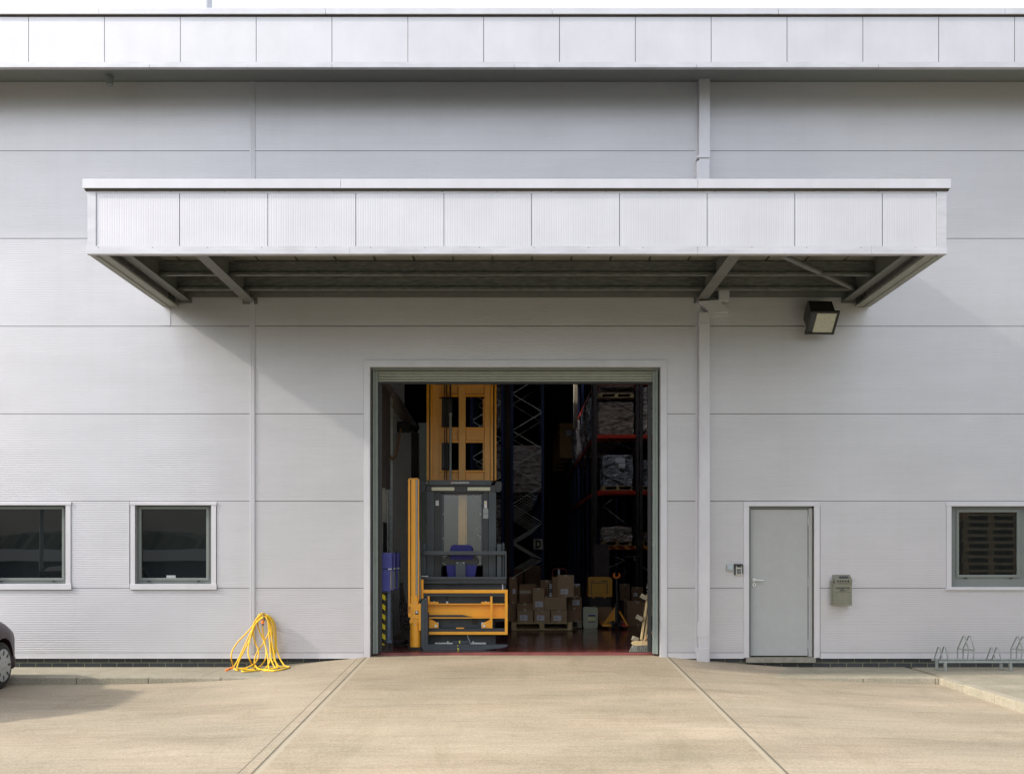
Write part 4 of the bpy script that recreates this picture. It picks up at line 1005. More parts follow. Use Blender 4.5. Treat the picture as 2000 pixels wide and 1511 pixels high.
# turret mast
YT = .82
q = MB(); q.ppoly([(797, 1240-40), (797, 935.5), (799, 933.2), (815.5, 933.2), (818, 936), (818, 1200)], YT+.055, YT+.16); tm = q.build('turret_mast', YEL, T)
part('mast_lip', YEL, [(797, 801.2, 936, 1186)], tm, (YT+.01, YT+.055), .004); part('mast_web', YEL, [(803, 811.7, 935, 1163)], tm, (YT+.015, YT+.055), .004)
part('slide_liner', GREYP, [(812, 816, 936, 1172)], tm, (YT+.03, YT+.054), .002); part('slide_liner', BLACK, [(801.3, 802.8, 936, 1163)], tm, (YT+.04, YT+.054), 0); part('mast_lip', YEL, [(816.3, 818.3, 936, 1172)], tm, (YT+.01, YT+.055), .002)
q = MB()
for k in range(42): q.pbox(818.3+min(1.4, k*.05), 819.8+min(1.4, k*.05), 1055+k*2.8, 1056.9+k*2.8, YT+.05, YT+.07, .001)
q.pbox(816.5, 819.5, 1053, 1063, YT+.03, YT+.05, .003); q.build('chain', mat('pale_chain', (.40, .40, .30), .4, .5), tm)
q = MB(); q.ppoly([(803, 1185), (803, 1164), (805, 1162), (814.5, 1162), (817, 1178), (817, 1185)], YT-.012, YT+.012); q.build('end_plate', YEL, T)
q = MB(); q.pbox(801.5, 820, 1181, 1213, YT-.03, YT+.012, .006); q.pbox(806, 818, 1188, 1208, YT-.05, YT-.03, .006); q.pbox(797.5, 803, 1178, 1184, YT-.03, YT+.05, .003); q.pbox(797.5, 803, 1196, 1205, YT-.03, YT+.05, .003)
q.pbox(800, 818, 1210, 1216.5, YT-.02, YT+.13, .006); q.build('turret_head', YEL, T)
part('turret_opening', BLACK, [(811, 817, 1192.5, 1199.5)], Y=(YT-.053, YT-.049), bev=.001)
q = MB(); q.cyl(PT(813.8, 1195, YT-.065), PT(813.8, 1195, YT-.052), .016, seg=16)
for yy in (1177.5, 1209.7): q.cyl(PT(811.3, yy, YT-.03), PT(811.3, yy, YT-.01), .007, seg=10)
q.cyl(PT(809.5, 1218.8, YT-.03), PT(811.8, 1218.8, YT-.03), .01, seg=10); q.build('bolt', STEEL, T, True)
part('fork_bracket', YEL, [(817.8, 821.8, 1178, 1231)], Y=(YT-.04, YT+.1), bev=.003)
q = MB(); xx = PX(811.8, YT+.08); q.cyl((xx, YT+.06, PZ(1262.5, YT+.05)), (xx, YT+.06, PZ(1240, YT+.05)), .083, seg=32); q.cyl((xx, YT+.06, PZ(1240, YT+.05)), (xx, YT+.06, PZ(1216, YT+.05)), .080, seg=32); q.build('turret_cylinder', YEL, T, True)
q = MB(); q.pbox(803, 822, 1262.8, 1268, YT+.03, YT+.12); q.build('roller_foot', BLACK, T)

# ------------------------------------------------------------------ blue cabinets, hazard post
def cabinet(y0, y1, xr, label):
    x0 = -1.985
    o = empty('wall_cabinet', ((x0+xr)/2, (y0+y1)/2, PZ(1154, .6)), label, 'cabinet', 'blue cabinets just inside the doorway')
    zt, zm, zl = PZ(1079, .6), PZ(1111, .6), PZ(1154, .6)
    q = MB(); q.box(x0, xr, y0, y1, zm+.006, zt, .006); q.build('upper_box', BLUE, o)
    q = MB(); q.box(x0, xr-.02, y0, y1, zl, zm-.006, .006); q.build('lower_box', BLUE, o)
    q = MB(); q.box(x0, xr-.004, y0+.02, y1-.01, zm-.006, zm+.006); q.build('seam', BLACK, o)
    q = MB(); q.box(xr-.022, xr-.014, y0+.02, y1-.02, zl+.02, zm-.03); q.build('side_panel', GREYP, o)
    q = MB(); q.box(xr-.05, xr+.004, y0-.004, y0+.02, zm-.006, zm+.012, .002); q.build('latch', STEEL, o)
cabinet(.52, .80, PX(766, .6), 'nearest blue wall cabinet, beside the roller door rail')
cabinet(.90, 1.15, PX(773, 1.0), 'middle blue wall cabinet, partly hidden by the nearest one')
cabinet(1.30, 1.5, PX(781, 1.4), 'farthest blue wall cabinet, nearest the pale partition')
HP = MB(); HP.pbox(744.5, 752, 1156, 1259, .5, .56, .003); tag(HP.build('hazard_post', HAZ), 'yellow and black striped guard post below the blue cabinets', 'guard post')
q = MB(); q.pbox(757, 762.5, 1155, 1253, .62, .68, .003); q.pbox(755, 765, 1250, 1255, .6, .72, .002); tag(q.build('cabinet_stand', mat('stand_blue', (.10, .14, .22), .5)), 'slim blue grey steel leg standing under the blue cabinets', 'stand leg')
q = MB()
for k in range(16):
    x = -1.75+.05*random.random(); pts = [(x, 1.6+.05*k/3, .95-.02*k)]
    for j_ in range(5): pts.append((x+.04*j_*random.random(), 1.6+.1*random.random(), .95-.18*j_))
    q.tube(pts, .007, 5)
q.tube([(-1.8, 1.4, .05), (-1.7, 1.5, .06), (-1.66, 1.75, .05)], .04, 8); tag(q.build('cable_bundle', IDARK), 'tangle of dark cables hanging below the blue cabinets', 'cables')

# ------------------------------------------------------------------ goods by the door
def pallet(px0, px1, ptop, pbot, Y, label, dep=.95, m_=WOOD, group='wooden pallets', rowz=None):
    x0, x1 = PX(px0, Y), PX(px1, Y); zt, zl = PZ(ptop, Y), max(PZ(pbot, Y), .002) if rowz is None else PZ(pbot, Y)
    o = empty('wooden_pallet', ((x0+x1)/2, Y+dep/2, zl), label, 'pallet', group)
    h = zt-zl; t = .02
    q = MB()
    for k in range(6):
        a = Y + k*(dep-.1)/5; q.box(x0, x1, a, a+.095, zt-t, zt, .002)
    q.build('deck_board', m_, o)
    q = MB()
    for f in (0, .5, 1):
        a = x0+(x1-x0-.09)*f
        for g in (0, .5, 1): q.box(a, a+.09, Y+(dep-.1)*g+.004, Y+(dep-.1)*g+.09, zl+t, zt-t, .002)
    q.build('block', m_, o)
    q = MB()
    for g in (0, .5, 1): q.box(x0, x1, Y+(dep-.1)*g, Y+(dep-.1)*g+.095, zl, zl+t-.0005, .002)
    q.build('bottom_board', m_, o)
    return o
pallet(998.8, 1118, 1215.4, 1230, 4.9, 'pale wooden pallet on the red floor carrying the front row of cartons')
def carton(a, b_, t, bt, Y, label, lab=None, dep=.35, m_=CARD, tape=True, rot=0, flap=False):
    x0, x1, z0, z1 = PX(a, Y), PX(b_, Y), PZ(bt, Y), PZ(t, Y)
    o = empty('cardboard_box', ((x0+x1)/2, Y+dep/2, z0), label, 'box', 'cardboard cartons stacked inside the doorway')
    M = Matrix.Translation((x0, Y, 0)) @ Matrix.Rotation(R(rot), 4, 'Z') @ Matrix.Translation((-x0, -Y, 0))
    q = MB(); q.box(x0, x1, Y, Y+dep, z0, z1, .004, M); q.build('carton', m_, o)
    if lab:
        q = MB(); q.box(PX(lab[0], Y), PX(lab[1], Y), Y-.0015, Y, PZ(lab[3], Y), PZ(lab[2], Y), 0, M); l = q.build('paper_label', WHITE, o)
        q = MB(); lw = PX(lab[1], Y)-PX(lab[0], Y); lx = PX(lab[0], Y); lh = PZ(lab[2], Y)-PZ(lab[3], Y); lz = PZ(lab[3], Y)
        for k in range(4): q.box(lx+lw*.15, lx+lw*(.5+.12*(k % 3)), Y-.002, Y-.0016, lz+lh*(.2+.18*k), lz+lh*(.2+.18*k)+.004, 0, M)
        q.build('print', TGREY, l)
    if tape:
        q = MB(); xm = (x0+x1)/2; q.box(xm-.022, xm+.022, Y-.001, Y+dep*.9, z1-.03, z1+.001, 0, M); q.box(xm-.022, xm+.022, Y-.001, Y, z0, z0+.03, 0, M); q.build('tape', TAPE, o)
    return o
Yp = 4.93
carton(1010.8, 1041.2, 1191.3, 1215.2, Yp, 'left labelled carton in the bottom row on the pallet', (1015.5, 1030.3, 1200.6, 1210.7))
carton(1043.8, 1074.3, 1191.5, 1215.2, Yp, 'middle labelled carton in the bottom row on the pallet', (1048.6, 1063.2, 1201, 1211))
carton(1076.3, 1107.2, 1191.6, 1215.2, Yp, 'right labelled carton in the bottom row on the pallet', (1081.3, 1096, 1201.3, 1211.4))
carton(1010, 1040, 1178.3, 1190.9, Yp+.03, 'flat low carton lying on the left carton of the bottom row', None, m_=CARD2)
carton(1040.6, 1063.0, 1147.8, 1191, Yp+.02, 'tall narrow carton with a low label left of the wide carton', (1045.6, 1060.4, 1174, 1184.8))
carton(1063.4, 1106.3, 1165.8, 1191, Yp+.01, 'wide plain carton across two cartons of the bottom row', None, tape=False)
carton(1088.7, 1121, 1123, 1165.5, Yp+.04, 'tall labelled carton topmost at the right of the pile', (1095, 1109.5, 1149.5, 1159.8), rot=0, dep=.38)
carton(1078.5, 1088.5, 1126, 1165.5, Yp+.12, 'dark narrow carton tucked left of the topmost tall carton', None, m_=CARD2, tape=False)
q = MB(); q.pbox(1072, 1078.5, 1139, 1165.5, Yp+.05, Yp+.3, .002); o = q.build('printed_pack', BLACK); tag(o, 'small black pack with white bands standing on the wide carton', 'pack')
q = MB()
for yy in (1140, 1143.5, 1147, 1157.5, 1160.3, 1163): q.pbox(1072.6, 1078, yy, yy+1.6, Yp+.048, Yp+.05)
q.build('white_band', WHITE, o)
Y2 = 5.45
carton(1014.5, 1047, 1141, 1178, Y2, 'dark brown carton with a pale tape band behind the pile', None, m_=CARD2, tape=False)
q = MB(); q.pbox(1015, 1038, 1152.5, 1158.5, Y2-.002, Y2); q.build('tape_band', TAPE, bpy.data.objects[[o.name for o in COL.objects if o.name.startswith('cardboard_box')][-1]])
carton(994.6, 1009.6, 1127, 1178, Y2, 'tall dark carton with a small label at the left end of the pile', (1001, 1006.6, 1150, 1158.8), m_=CARD2)
carton(992, 1008.6, 1179, 1213, Y2-.2, 'dark carton low at the left beside the pallet', None, m_=CARD2, tape=False)
carton(1010, 1047, 1178.5, 1226, Y2+.02, 'large dark carton hidden low behind the bottom row', None, m_=CARD2, tape=False)
carton(1056, 1080, 1133, 1166, Y2+.1, 'brown carton peeping out between the black pack and the tall narrow carton', None, m_=CARD2)
Y3 = 5.5
pallet(1050, 1137, 1212, 1225.5, Y3, 'second wooden pallet behind, under the stack right of the pile', .8, WOODG)
carton(1107.5, 1136, 1189.5, 1211.8, Y3+.02, 'bottom unlabelled carton of the stack right of the pile', None, m_=CARD2, tape=False)
carton(1107.5, 1136.3, 1166, 1189, Y3+.02, 'labelled middle carton of the stack right of the pile', (1118.2, 1132, 1171.3, 1181), m_=CARD2)
carton(1119.5, 1133.5, 1144, 1165.6, Y3+.1, 'small carton with a pale lid topmost of the right stack', None, m_=CARD2)
q = MB(); q.pbox(1119.5, 1133, 1140, 1143.5, Y3+.1, Y3+.35, .002); tag(q.build('paper_pad', WHITE), 'pale pad lying on the small carton of the right stack', 'pad')
HT = empty('hand_truck', PT(1092, 1226, 5.9), 'hand truck with a dark looped handle standing behind the topmost carton', 'hand truck')
q = MB(); q.tube([PT(1079, 1226, 5.9), PT(1079, 1124, 5.9), PT(1079, 1116, 5.9), PT(1082, 1111, 5.9), PT(1088, 1110, 5.9), PT(1098, 1110, 5.9), PT(1104, 1111.5, 5.9), PT(1106.5, 1116, 5.9), PT(1106, 1226, 5.9)], .012, 8); q.build('handle', mat('handle_red', (.16, .03, .025), .4), HT, True)
q = MB(); q.pbox(1089.8, 1093.5, 1111, 1222, 5.92, 5.96); q.build('post', WHITE, HT)
for xx in (1079, 1106):
    q = MB(); q.cyl(PT(xx-2, 1213, 5.98), PT(xx+2, 1213, 5.98), .11, seg=20); q.build('wheel', RUBBER, HT, True)

YJ = 5.55
J = empty('jerrycan', PT(1153, 1226, YJ), 'pale green plastic jerrycan with a blue and yellow label on the floor', 'jerrycan')
q = MB(); q.ppoly([(1138.8, 1189), (1140, 1186.3), (1143, 1185.2), (1148, 1185), (1149.5, 1187.5), (1159, 1187.5), (1160.5, 1185), (1164.5, 1185.3), (1167.3, 1187), (1167.9, 1190), (1167.6, 1222), (1166, 1227), (1141, 1227), (1139.2, 1222)], YJ, YJ+.3)
bmesh.ops.bevel(q.bm, geom=[e for e in q.bm.edges if abs(e.verts[0].co.y-e.verts[1].co.y) < .001], offset=.015, segments=2, affect='EDGES'); q.build('body', CAN, J, True)
q = MB(); q.pbox(1148, 1160.5, 1185.2, 1188, YJ+.1, YJ+.13, .004); q.build('handle', CAN, J)
q = MB(); q.cyl(PT(1143.5, 1186, YJ+.15), PT(1143.5, 1182.5, YJ+.15), .03, seg=16); q.build('cap', BLACK, J, True)
q = MB(); q.pbox(1149, 1163, 1200, 1214.5, YJ-.002, YJ); l = q.build('paper_label', WHITE, J)
q = MB(); q.pbox(1149, 1163, 1204, 1206.3, YJ-.003, YJ-.002); q.pbox(1149, 1163, 1209, 1211.5, YJ-.003, YJ-.002); q.build('yellow_stripe', LYEL, l)
q = MB(); q.pbox(1149, 1163, 1200, 1203.6, YJ-.003, YJ-.002); q.pbox(1149, 1163, 1212.3, 1214.5, YJ-.003, YJ-.002); q.build('navy_stripe', NAVY, l)

YB = 7.2
PS = empty('powered_stacker', PT(1172, 1215, YB+.3), 'yellow housing of a parked stacker machine in the dark behind the jerrycan', 'stacker')
q = MB(); q.ppoly([(1148.8, 1165.5), (1148.8, 1128), (1151, 1126), (1155, 1127.3), (1187, 1127.6), (1191, 1126.8), (1195, 1129), (1196, 1134), (1195.8, 1165.5)], YB, YB+.4); bmesh.ops.bevel(q.bm, geom=list(q.bm.edges), offset=.01, segments=2, affect='EDGES'); hs_ = q.build('cover', mat('stacker_yellow', (.62, .30, .01), .4), PS)
q = MB(); q.pbox(1155, 1186.5, 1137, 1138.2, YB-.004, YB); q.pbox(1185.3, 1186.5, 1139, 1161, YB-.004, YB); q.pbox(1155, 1156, 1139, 1161, YB-.004, YB); q.build('hatch_gap', BLACK, hs_)
q = MB(); q.pbox(1174, 1188, 1133, 1134.6, YB-.003, YB); q.pbox(1155, 1160, 1133.4, 1134.8, YB-.003, YB); q.build('dark_print', TGREY2, hs_)
q = MB(); q.pbox(1157.5, 1161, 1165.5, 1168, YB+.02, YB+.06); q.pbox(1180, 1183, 1165.5, 1168, YB+.02, YB+.06); q.build('foot_tab', YEL, PS)
q = MB(); q.pbox(1150, 1194, 1166, 1213.5, YB+.06, YB+.5, .01); q.build('machine_base', IDARK, PS)
q = MB(); q.pbox(1160, 1190, 1062, 1200, YB+.41, YB+.46); q.build('stacker_mast', IDARK, PS)

YPJ = 5.25
PJ = empty('pallet_jack', PT(1204, 1228, YPJ), 'orange and black hand pallet truck standing with its handle upright', 'pallet truck')
q = MB(); c = PT(1204.5, 1123, YPJ); pts = [c + Vector((.052*math.sin(a), 0, -.046*math.cos(a))) for a in [R(-140+k*280/16) for k in range(17)]]
q.tube(pts, .021, 10); q.build('handle', ORNG, PJ, True)
q = MB(); q.tube([PT(1204.8, 1129, YPJ), PT(1205.3, 1165, YPJ-.02), PT(1205.5, 1212, YPJ)], [.02, .022, .03], 12); q.pbox(1201.5, 1209, 1180, 1216, YPJ-.02, YPJ+.1, .01); q.tube([PT(1212, 1135, YPJ), PT(1220, 1120, YPJ), PT(1223, 1117, YPJ), PT(1220, 1108, YPJ+.02)], .005, 6); q.build('drawbar', BLACK, PJ, True)
q = MB(); q.bar(PT(1202, 1186, YPJ+.02), PT(1178.3, 1221, YPJ+.02), .028, .05); q.bar(PT(1209.5, 1193, YPJ+.02), PT(1225.5, 1221, YPJ+.02), .028, .05); q.pbox(1176.8, 1194, 1218.6, 1223, YPJ, YPJ+1.1, .004); q.ppoly([(1202, 1190), (1202, 1212), (1190, 1214), (1186, 1213)], YPJ+.06, YPJ+.1); q.build('frame', YEL, PJ)
q = MB(); q.pbox(1214.5, 1227.5, 1218.4, 1223, YPJ, YPJ+1.1, .004); q.build('fork', TRED, PJ)
for xx in (1196.5, 1209.5):
    q = MB(); q.cyl(PT(xx-2.6, 1220, YPJ+.0), PT(xx+2.6, 1220, YPJ+.0), .083, seg=22); q.build('wheel', RUBBER, PJ, True)
carton(1169, 1196, 1186, 1222, 6.3, 'low brown crate on the floor behind the pallet truck frame', None, m_=CARD2, tape=False)
carton(1225, 1268, 1175, 1222, 6.2, 'big brown carton in the dark right of the pallet truck', None, m_=CARD2, dep=.7)
carton(1212, 1230, 1140, 1172, 9.5, 'dim carton on the rack base above the big brown carton', None, m_=CARD2)
carton(1234, 1256, 1146, 1176, 9.5, 'dim carton with a pale label near the right jamb', (1237, 1245, 1157, 1164), m_=CARD2)

# leaning pallet and broom by the right jamb
LP = empty('leaning_pallet', PT(1262, 1258, .8), 'wooden pallet leaning on edge against the right door jamb', 'pallet')
q = MB(); Yl = .75
for a in (0, 6.3):
    q.bar(PT(1251.5+a, 1254, Yl), PT(1265.5+a*.8, 1160, Yl+.05), .024, .10)
q.bar(PT(1264, 1254, Yl+.1), PT(1276, 1160, Yl+.1), .024, .10); q.build('deck_board', WOOD, LP)
q = MB()
for t in [k/7 for k in range(8)]:
    x = 1254+12.5*t; y = 1247-84*t; q.bar(PT(x, y, Yl+.05), PT(x+9, y+1.5, Yl+.05), .022, .02)
q.build('slat', WOODG, LP)
for (x, y) in ((1257, 1165), (1248.5, 1206), (1240, 1248)):
    q = MB(); q.bar(PT(x-5, y-3, Yl-.02), PT(x+6, y+3.5 if y < 1240 else y+1, Yl-.02), .062, .09); q.build('block', WOODG, LP)
PWs = MB(); 
for k in range(7):
    y = 1136+k*4; PWs.ppoly([(1271, y-2), (1264-2*((k*37) % 3)+k*.7, y+2.5), (1266.5, y+4), (1265-(k % 2)*2, y+6), (1271.5, y+7)], .84+.01*k, .843+.01*k)
tag(PWs.build('torn_plastic', WHITE), 'torn white plastic wrap caught above the leaning pallet', 'plastic wrap')
BM = empty('broom', PT(1249, 1274, .42), 'yard broom with dark bristles standing on the floor by the right jamb', 'broom')
q = MB(); Yw = .42; q.ppoly([(1233.5, 1256), (1236, 1252.8), (1244, 1251.6), (1269, 1252), (1270, 1259), (1243, 1260.2), (1236, 1258.5)], Yw, Yw+.07); q.build('head', WOOD, BM)
q = MB()
for k in range(150):
    a = k/149; x = 1236+33*a+random.uniform(-.6, .6); y0 = Yw+random.uniform(.005, .06); sp_ = (x-1250)/17*9 + random.uniform(-1.5, 1.5)
    sp_ = min(sp_, 1.5); q.bar(PT(x, 1258, y0), PT(x+sp_, 1272.5+random.uniform(-1.5, 1), y0), .008, .008)
q.build('bristles', BRIS, BM)
q = MB(); q.cyl(PT(1255, 1254, Yw+.03), PT(1283, 1225, Yw+.10), .013, seg=10); q.build('handle', mat('broom_handle', (.42, .22, .12), .6), BM, True)

# ------------------------------------------------------------------ racking
def frame(o, x0, x1, y, H_, zs_, col=RBLUE, br=None, pw=.09, th=.03):
    for x in (x0, x1):
        q = MB(); q.box(x-pw/2, x+pw/2, y, y+.07, 0.001, H_); q.build('upright', col, o)
    q = MB(); z = zs_[0]; up = zs_[1]; side = 0; st = .6
    while z < H_-.6:
        a, b_ = ((x0, z), (x1, z+st)) if side == 0 else ((x1, z), (x0, z+st)); side = 1-side
        q.bar((a[0], y+.035, a[1]), (b_[0], y+.035, b_[1]), th, .02); z += st
    q.bar((x0, y+.035, z), (x1, y+.035, z), th, .02)
    q.build('bracing', br or GALVB, o)
YA = 21.6; sa = S(YA)
GALVB = mat('rack_bracing', (.75, .78, .72), .45, .1)
RK = empty('pallet_rack', (PX(1029, YA), YA+6, 0), 'tall blue pallet rack with zigzag bracing behind the truck, marked with a D', 'pallet rack')
ra, rb = PX(1000, YA), PX(1060, YA)
for k in range(8): frame(RK, ra, rb, YA+2.75*k, 8.0 if k < 2 else 4.4, (.58, 0))
q = MB()
for z in (1.75, 3.30, 5.0, 6.6):
    for x in (ra+.02, rb-.02): q.box(x-.025, x+.025, YA+.07, YA+19.2, z-.06, z+.06) if z in (3.30, 6.6) else None
q.build('beam', IDARK, RK)
sg = MB(); sg.pbox(1042, 1060.5, 1052, 1072.5, YA-.06, YA-.03, .003); sgo = sg.build('bay_sign', mat('sign_face', (.50, .50, .42), .6), RK)
q = MB(); q.text('D', .3, PT(1051.2, 1062.2, YA-.062), 10.5/sa, 15.5/sa, bold=.012, extr=.002); q.build('letter', BLACK, sgo)
RK2 = empty('pallet_rack', (PX(955, YA), YA+4, 0), 'blue pallet rack mostly hidden behind the yellow mast', 'pallet rack')
for k in range(3): frame(RK2, PX(921, YA), PX(981, YA), YA+2.75*k, 8.0, (.9, 1))
q = MB(); q.box(PX(921, YA), PX(981, YA), YA+.1, YA+5.6, 3.22, 3.32); q.build('beam', IDARK, RK2)
RP = MB(); RP.pbox(986, 996.5, 700, 1161, YA+.6, YA+.8, .02); tag(RP.build('steel_column', mat('column_brown', (.10, .06, .05), .6)), 'brown steel roof column between the two blue racks', 'column')

def load(px0, px1, pt, pb, Y, m_, label, dep=1.1, pal=True, sag=.03, lab=()):
    x0, x1, z0, z1 = PX(px0, Y), PX(px1, Y), PZ(pb, Y), PZ(pt, Y)
    o = empty('wrapped_load', ((x0+x1)/2, Y+dep/2, z0), label, 'pallet load', 'wrapped loads on the racks')
    if pal:
        q = MB(); h = .13
        for a in (x0, (x0+x1)/2-.05, x1-.1): q.box(a, a+.1, Y, Y+dep, z0+.02, z0+h-.02)
        q.box(x0, x1, Y-.01, Y+dep, z0, z0+.02); q.box(x0, x1, Y-.01, Y+dep, z0+h-.02, z0+h); q.build('pallet', WOOD, o); z0 += h
    q = MB(); g = bmesh.ops.create_cube(q.bm, size=1)
    bmesh.ops.subdivide_edges(q.bm, edges=list(q.bm.edges), cuts=9, use_grid_fill=True)
    r_ = random.random()*50
    for v in q.bm.verts:
        p = Vector(((x0+x1)/2+v.co.x*(x1-x0), Y+dep/2+v.co.y*dep, (z0+z1)/2+v.co.z*(z1-z0)))
        n_ = noise.noise(Vector((p.x*2.2+r_, p.y*2.2, p.z*4)))
        sc_ = 1-(abs(v.co.z*2)**6)*.035-(max(abs(v.co.x), abs(v.co.y))*2)**12*0
        p.x = (x0+x1)/2+(p.x-(x0+x1)/2)*sc_ + n_*sag*(1 if abs(v.co.z) < .45 else .3); p.z += n_*sag if v.co.z > .4 else 0
        p.y += noise.noise(Vector((p.x*3, r_, p.z*5)))*sag*1.2
        v.co = p
    b__ = q.build('wrapped_goods', m_, o, True)
    for l_ in lab:
        q = MB(); q.pbox(*l_, Y-.07, Y-.062); q.build('paper_label', WHITE, o)
load(1001, 1058, 869, 961, YA+.15, WRAPW, 'pale wrapped load inside the D rack at mid height', 1.1, False, .05)
load(965, 980, 752, 836, YA+.15, WRAPW, 'pale wrapped load beside the mast, top level', 1.1, False, .05)
load(965, 980, 868, 934, YA+.15, WRAPW, 'pale wrapped load beside the mast, middle level', 1.1, False, .05)
load(965, 980, 972, 1066, YA+.15, WRAPW, 'pale wrapped load beside the mast, lowest level', 1.1, False, .05)
load(1001, 1022, 1111, 1163, YA+1, CARD2, 'dim brown goods at the floor of the D rack', 1, False, .02)
load(1024, 1056, 1106, 1163, YA+1.2, CARD2, 'second dim brown goods at the floor of the D rack, right', 1, False, .02)

YQ = 20.0
RR = empty('pallet_rack', (PX(1215, YQ), YQ+8, 0), 'pallet rack with red beams at the right of the doorway', 'pallet rack')
xa, xb, xc, xd = PX(1163, YQ), PX(1245, YQ), PX(1254, YQ), PX(1340, YQ)
for (a, b_) in ((xa, xb), (xb+.12, xd)):
    for k in range(2): frame(RR, a, b_, YQ+1.15*k, 8.0 if k == 0 else 7.5, (.35, 0), IDARK, IDARK if k == 0 else IDARK, .10, .02)
for z, mm in ((PZ(852, YQ), RRED), (PZ(961, YQ), RRED), (PZ(1069.5, YQ), HAZR), (PZ(748, YQ), RRED)):
    q = MB(); q.box(xa+.06, xb-.05, YQ-.03, YQ+.02, z-.055, z+.055, .004); q.box(xb+.17, xd-.05, YQ-.03, YQ+.02, z-.055, z+.055, .004); q.box(xa+.06, xd-.05, YQ+1.1, YQ+1.15, z-.055, z+.055)
    q.build('beam', mm, RR)
for k in range(8):
    q = MB(); y = YQ+1.6+2.75*k; q.box(xa-.02, xa+.07, y, y+.07, .001, 8.0); q.box(xa+1.0, xa+1.09, y, y+.07, .001, 8.0); q.build('upright', RBLUE, RR)
for z in (PZ(852, YQ), PZ(748, YQ), PZ(961, YQ)):
    q = MB(); q.box(xa-.03, xa+.02, YQ+1.6, YQ+21, z-.06, z+.06); q.build('beam', RRED, RR)
for a, b_ in (((1186, 1082), (1221, 1094)), ((1221, 1094), (1180, 1112)), ((1253, 1078), (1238, 1092)), ((1238, 1092), (1270, 1118)), ((1221, 1087), (1250, 1086)), ((1178, 988), (1222, 1022)), ((1178, 988), (1196, 974))):
    q = MB(); q.bar(PT(*a, YQ+.2), PT(*b_, YQ+.2), .03, .02); q.build('bracing', GALV2, RR)
load(1170, 1238, 785, 848, YQ+.05, WRAPB, 'brown load in silvery film on the top red beam', 1.1, False, .06)
load(1253, 1320, 752, 848, YQ+.05, WRAPW, 'pale load on the top red beam by the right jamb', 1.1, False, .05)
load(1170, 1238, 690, 776, YQ+.25, WRAPB, 'dark wrapped load highest above the red beams', 1.0, True, .04)
load(1177, 1236, 888, 957, YQ+.05, WRAPG, 'dark grey wrapped load with white papers on the middle red beam', 1.1, True, .03, lab=((1202, 1221, 894, 903), (1208, 1221, 904, 913)))
load(1252, 1318, 898, 957, YQ+.05, WRAPG, 'blue grey load on the middle red beam by the right jamb', 1.1, True, .03)
load(1178, 1234, 1028, 1065, YQ+.05, WRAPW, 'low white sheeted load on the striped beam', 1.1, True, .04)
load(1252, 1316, 1040, 1065, YQ+.05, WRAPB, 'low dark load on the striped beam by the right jamb', 1.1, True, .04)
for k in range(12):
    y = YQ+1.75+1.35*k*1.02
    zlo = PZ(852, YQ)+.06; o = empty('wrapped_load', (xa+.5, y+.5, zlo), 'film wrapped load in the row along the dark aisle beyond the front rack', 'pallet load', 'wrapped loads along the dark aisle')
    q = MB(); bmesh.ops.create_cube(q.bm, size=1); bmesh.ops.subdivide_edges(q.bm, edges=list(q.bm.edges), cuts=7, use_grid_fill=True)
    for v in q.bm.verts:
        p = Vector((xa+.5+v.co.x*1.12, y+.5+v.co.y*1.05, zlo+.72+v.co.z*1.4)); p.x += noise.noise(p*2.3+Vector((k*9, 0, 0)))*.09; v.co = p
    q.build('wrapped_goods', WRAPW if k % 3 else WRAPG, o, True)
for k in range(4):
    y = 33.5+2.6*k; z = 5.45
    o = empty('cardboard_box', (2.2, y, z), 'stack of orange brown cartons jutting from the far end of the aisle row', 'box', 'far cartons above the dark aisle')
    q = MB(); q.box(1.95, 2.9, y, y+1.1, z, z+1.5, .01); q.build('carton', mat('carton_orange', (.42, .25, .10), .8), o)
    if k == 0: q = MB(); q.box(2.22, 2.46, y-.01, y, z+.95, z+1.2); q.build('paper_label', WHITE, o)
q = MB(); q.box(2.25, 2.5, 22.6, 22.8, 5.0, 8); q.bm.clear(); q.pbox(1121, 1128, 700, 835, 27, 27.3); tag(q.build('timber_post', WOODG), 'pale upright timber post high in the rack gap', 'post')
q = MB(); q.box(-20, 20, 44, 44.2, 0, 8); q.build('rear_partition', IDARK, B)

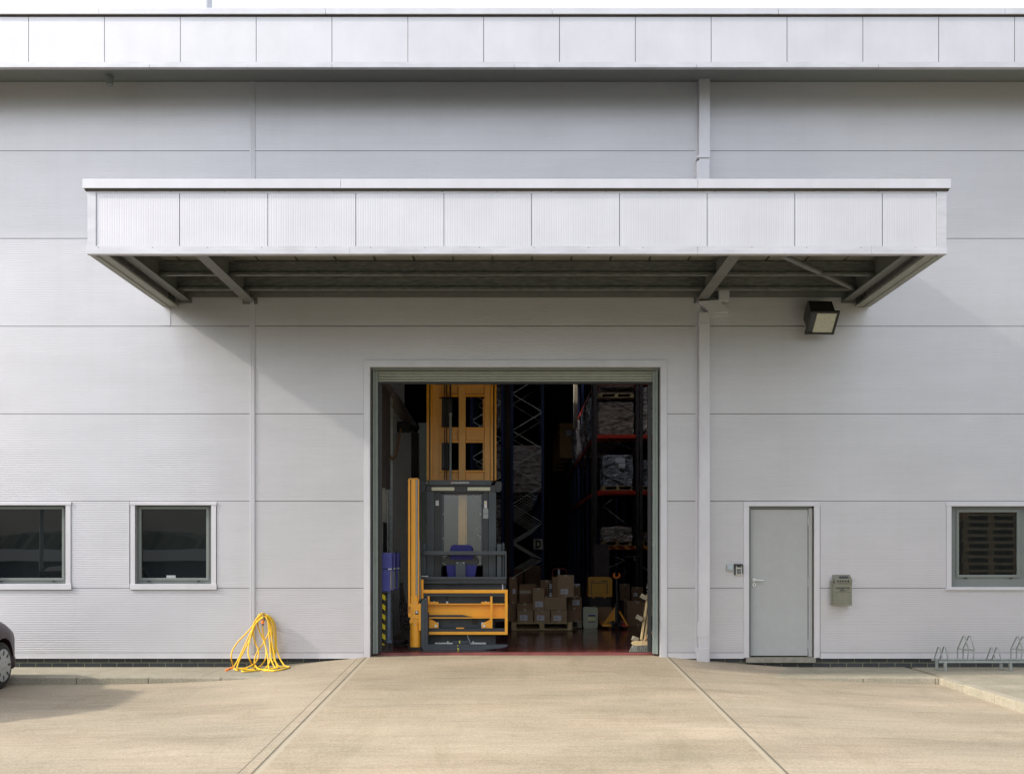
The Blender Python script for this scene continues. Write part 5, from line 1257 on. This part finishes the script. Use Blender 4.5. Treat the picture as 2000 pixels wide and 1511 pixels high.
# ------------------------------------------------------------------ what the window panes mirror, behind the camera
WSTK = mat('stack_wood', (.66, .52, .33), .8, 0, .2, 7)
ST = empty('pallet_stack', (9.9, -9, ghz(9.9, -9)), 'tall stack of empty wooden pallets standing in the yard behind the camera', 'pallets')
for k in range(17):
    z = -.17+k*.150; q = MB()
    for c_ in (0, 1.27, 2.54):
        j_ = random.uniform(-.02, .02)
        q.box(8.3+c_+j_, 9.5+c_+j_, -9.6, -8.4, z+.118, z+.145); q.box(8.3+c_+j_, 9.5+c_+j_, -9.6, -8.4, z, z+.025)
        for f in (0, .54, 1.08): q.box(8.3+c_+f+j_, 8.42+c_+f+j_, -9.55, -8.45, z+.025, z+.118)
    q.build('pallet', WSTK, ST)
q = MB()
for (x0, x1, y, h) in ((-420, 420, -330, 7.5),):
    n_ = 400; prev = None
    for i in range(n_+1):
        x = x0+(x1-x0)*i/n_; hh = h*(.75+.45*noise.noise(Vector((x*.012, 3, 0)))+.3*noise.noise(Vector((x*.08, 1, 0)))+.22*noise.noise(Vector((x*.3, 1, 0))))
        vs = [q.bm.verts.new((x, y+10, -1)), q.bm.verts.new((x, y, hh)), q.bm.verts.new((x, y-40, hh*1.1)), q.bm.verts.new((x, y-80, -1))]
        if prev:
            for k in range(3): q.bm.faces.new((prev[k], vs[k], vs[k+1], prev[k+1]))
        prev = vs
tag(q.build('hills', TREEM), kind='structure')
q = MB(); q.box(-300, 300, -300, -24.6, -.34, -.325); tag(q.build('field', GRASS), kind='structure')
SD = empty('shed', (-30, -55, -.3), 'long low blue shed with a grey roof across the yard behind the camera', 'shed')
q = MB(); q.box(-34, -8, -62, -52, -.3, .9); q.build('wall', SHEDB, SD)
q = MB(); q.poly([(-63, .9), (-51.5, .9), (-57, 1.6)], 'x', -35, -7); q.build('roof', SHEDR, SD)
SLm = empty('street_lamp', (-18.9, -30, -.3), 'slim grey lamp post across the yard behind the camera', 'street lamp')
q = MB(); q.cyl((-18.9, -30, -.34), (-18.9, -30, 8), .09, .06, 12); q.build('pole', GREYP, SLm, True)
q = MB(); q.box(-19.1, -18.2, -30.12, -29.88, 7.95, 8.1, .03); q.build('lamp_head', GREYP, SLm)
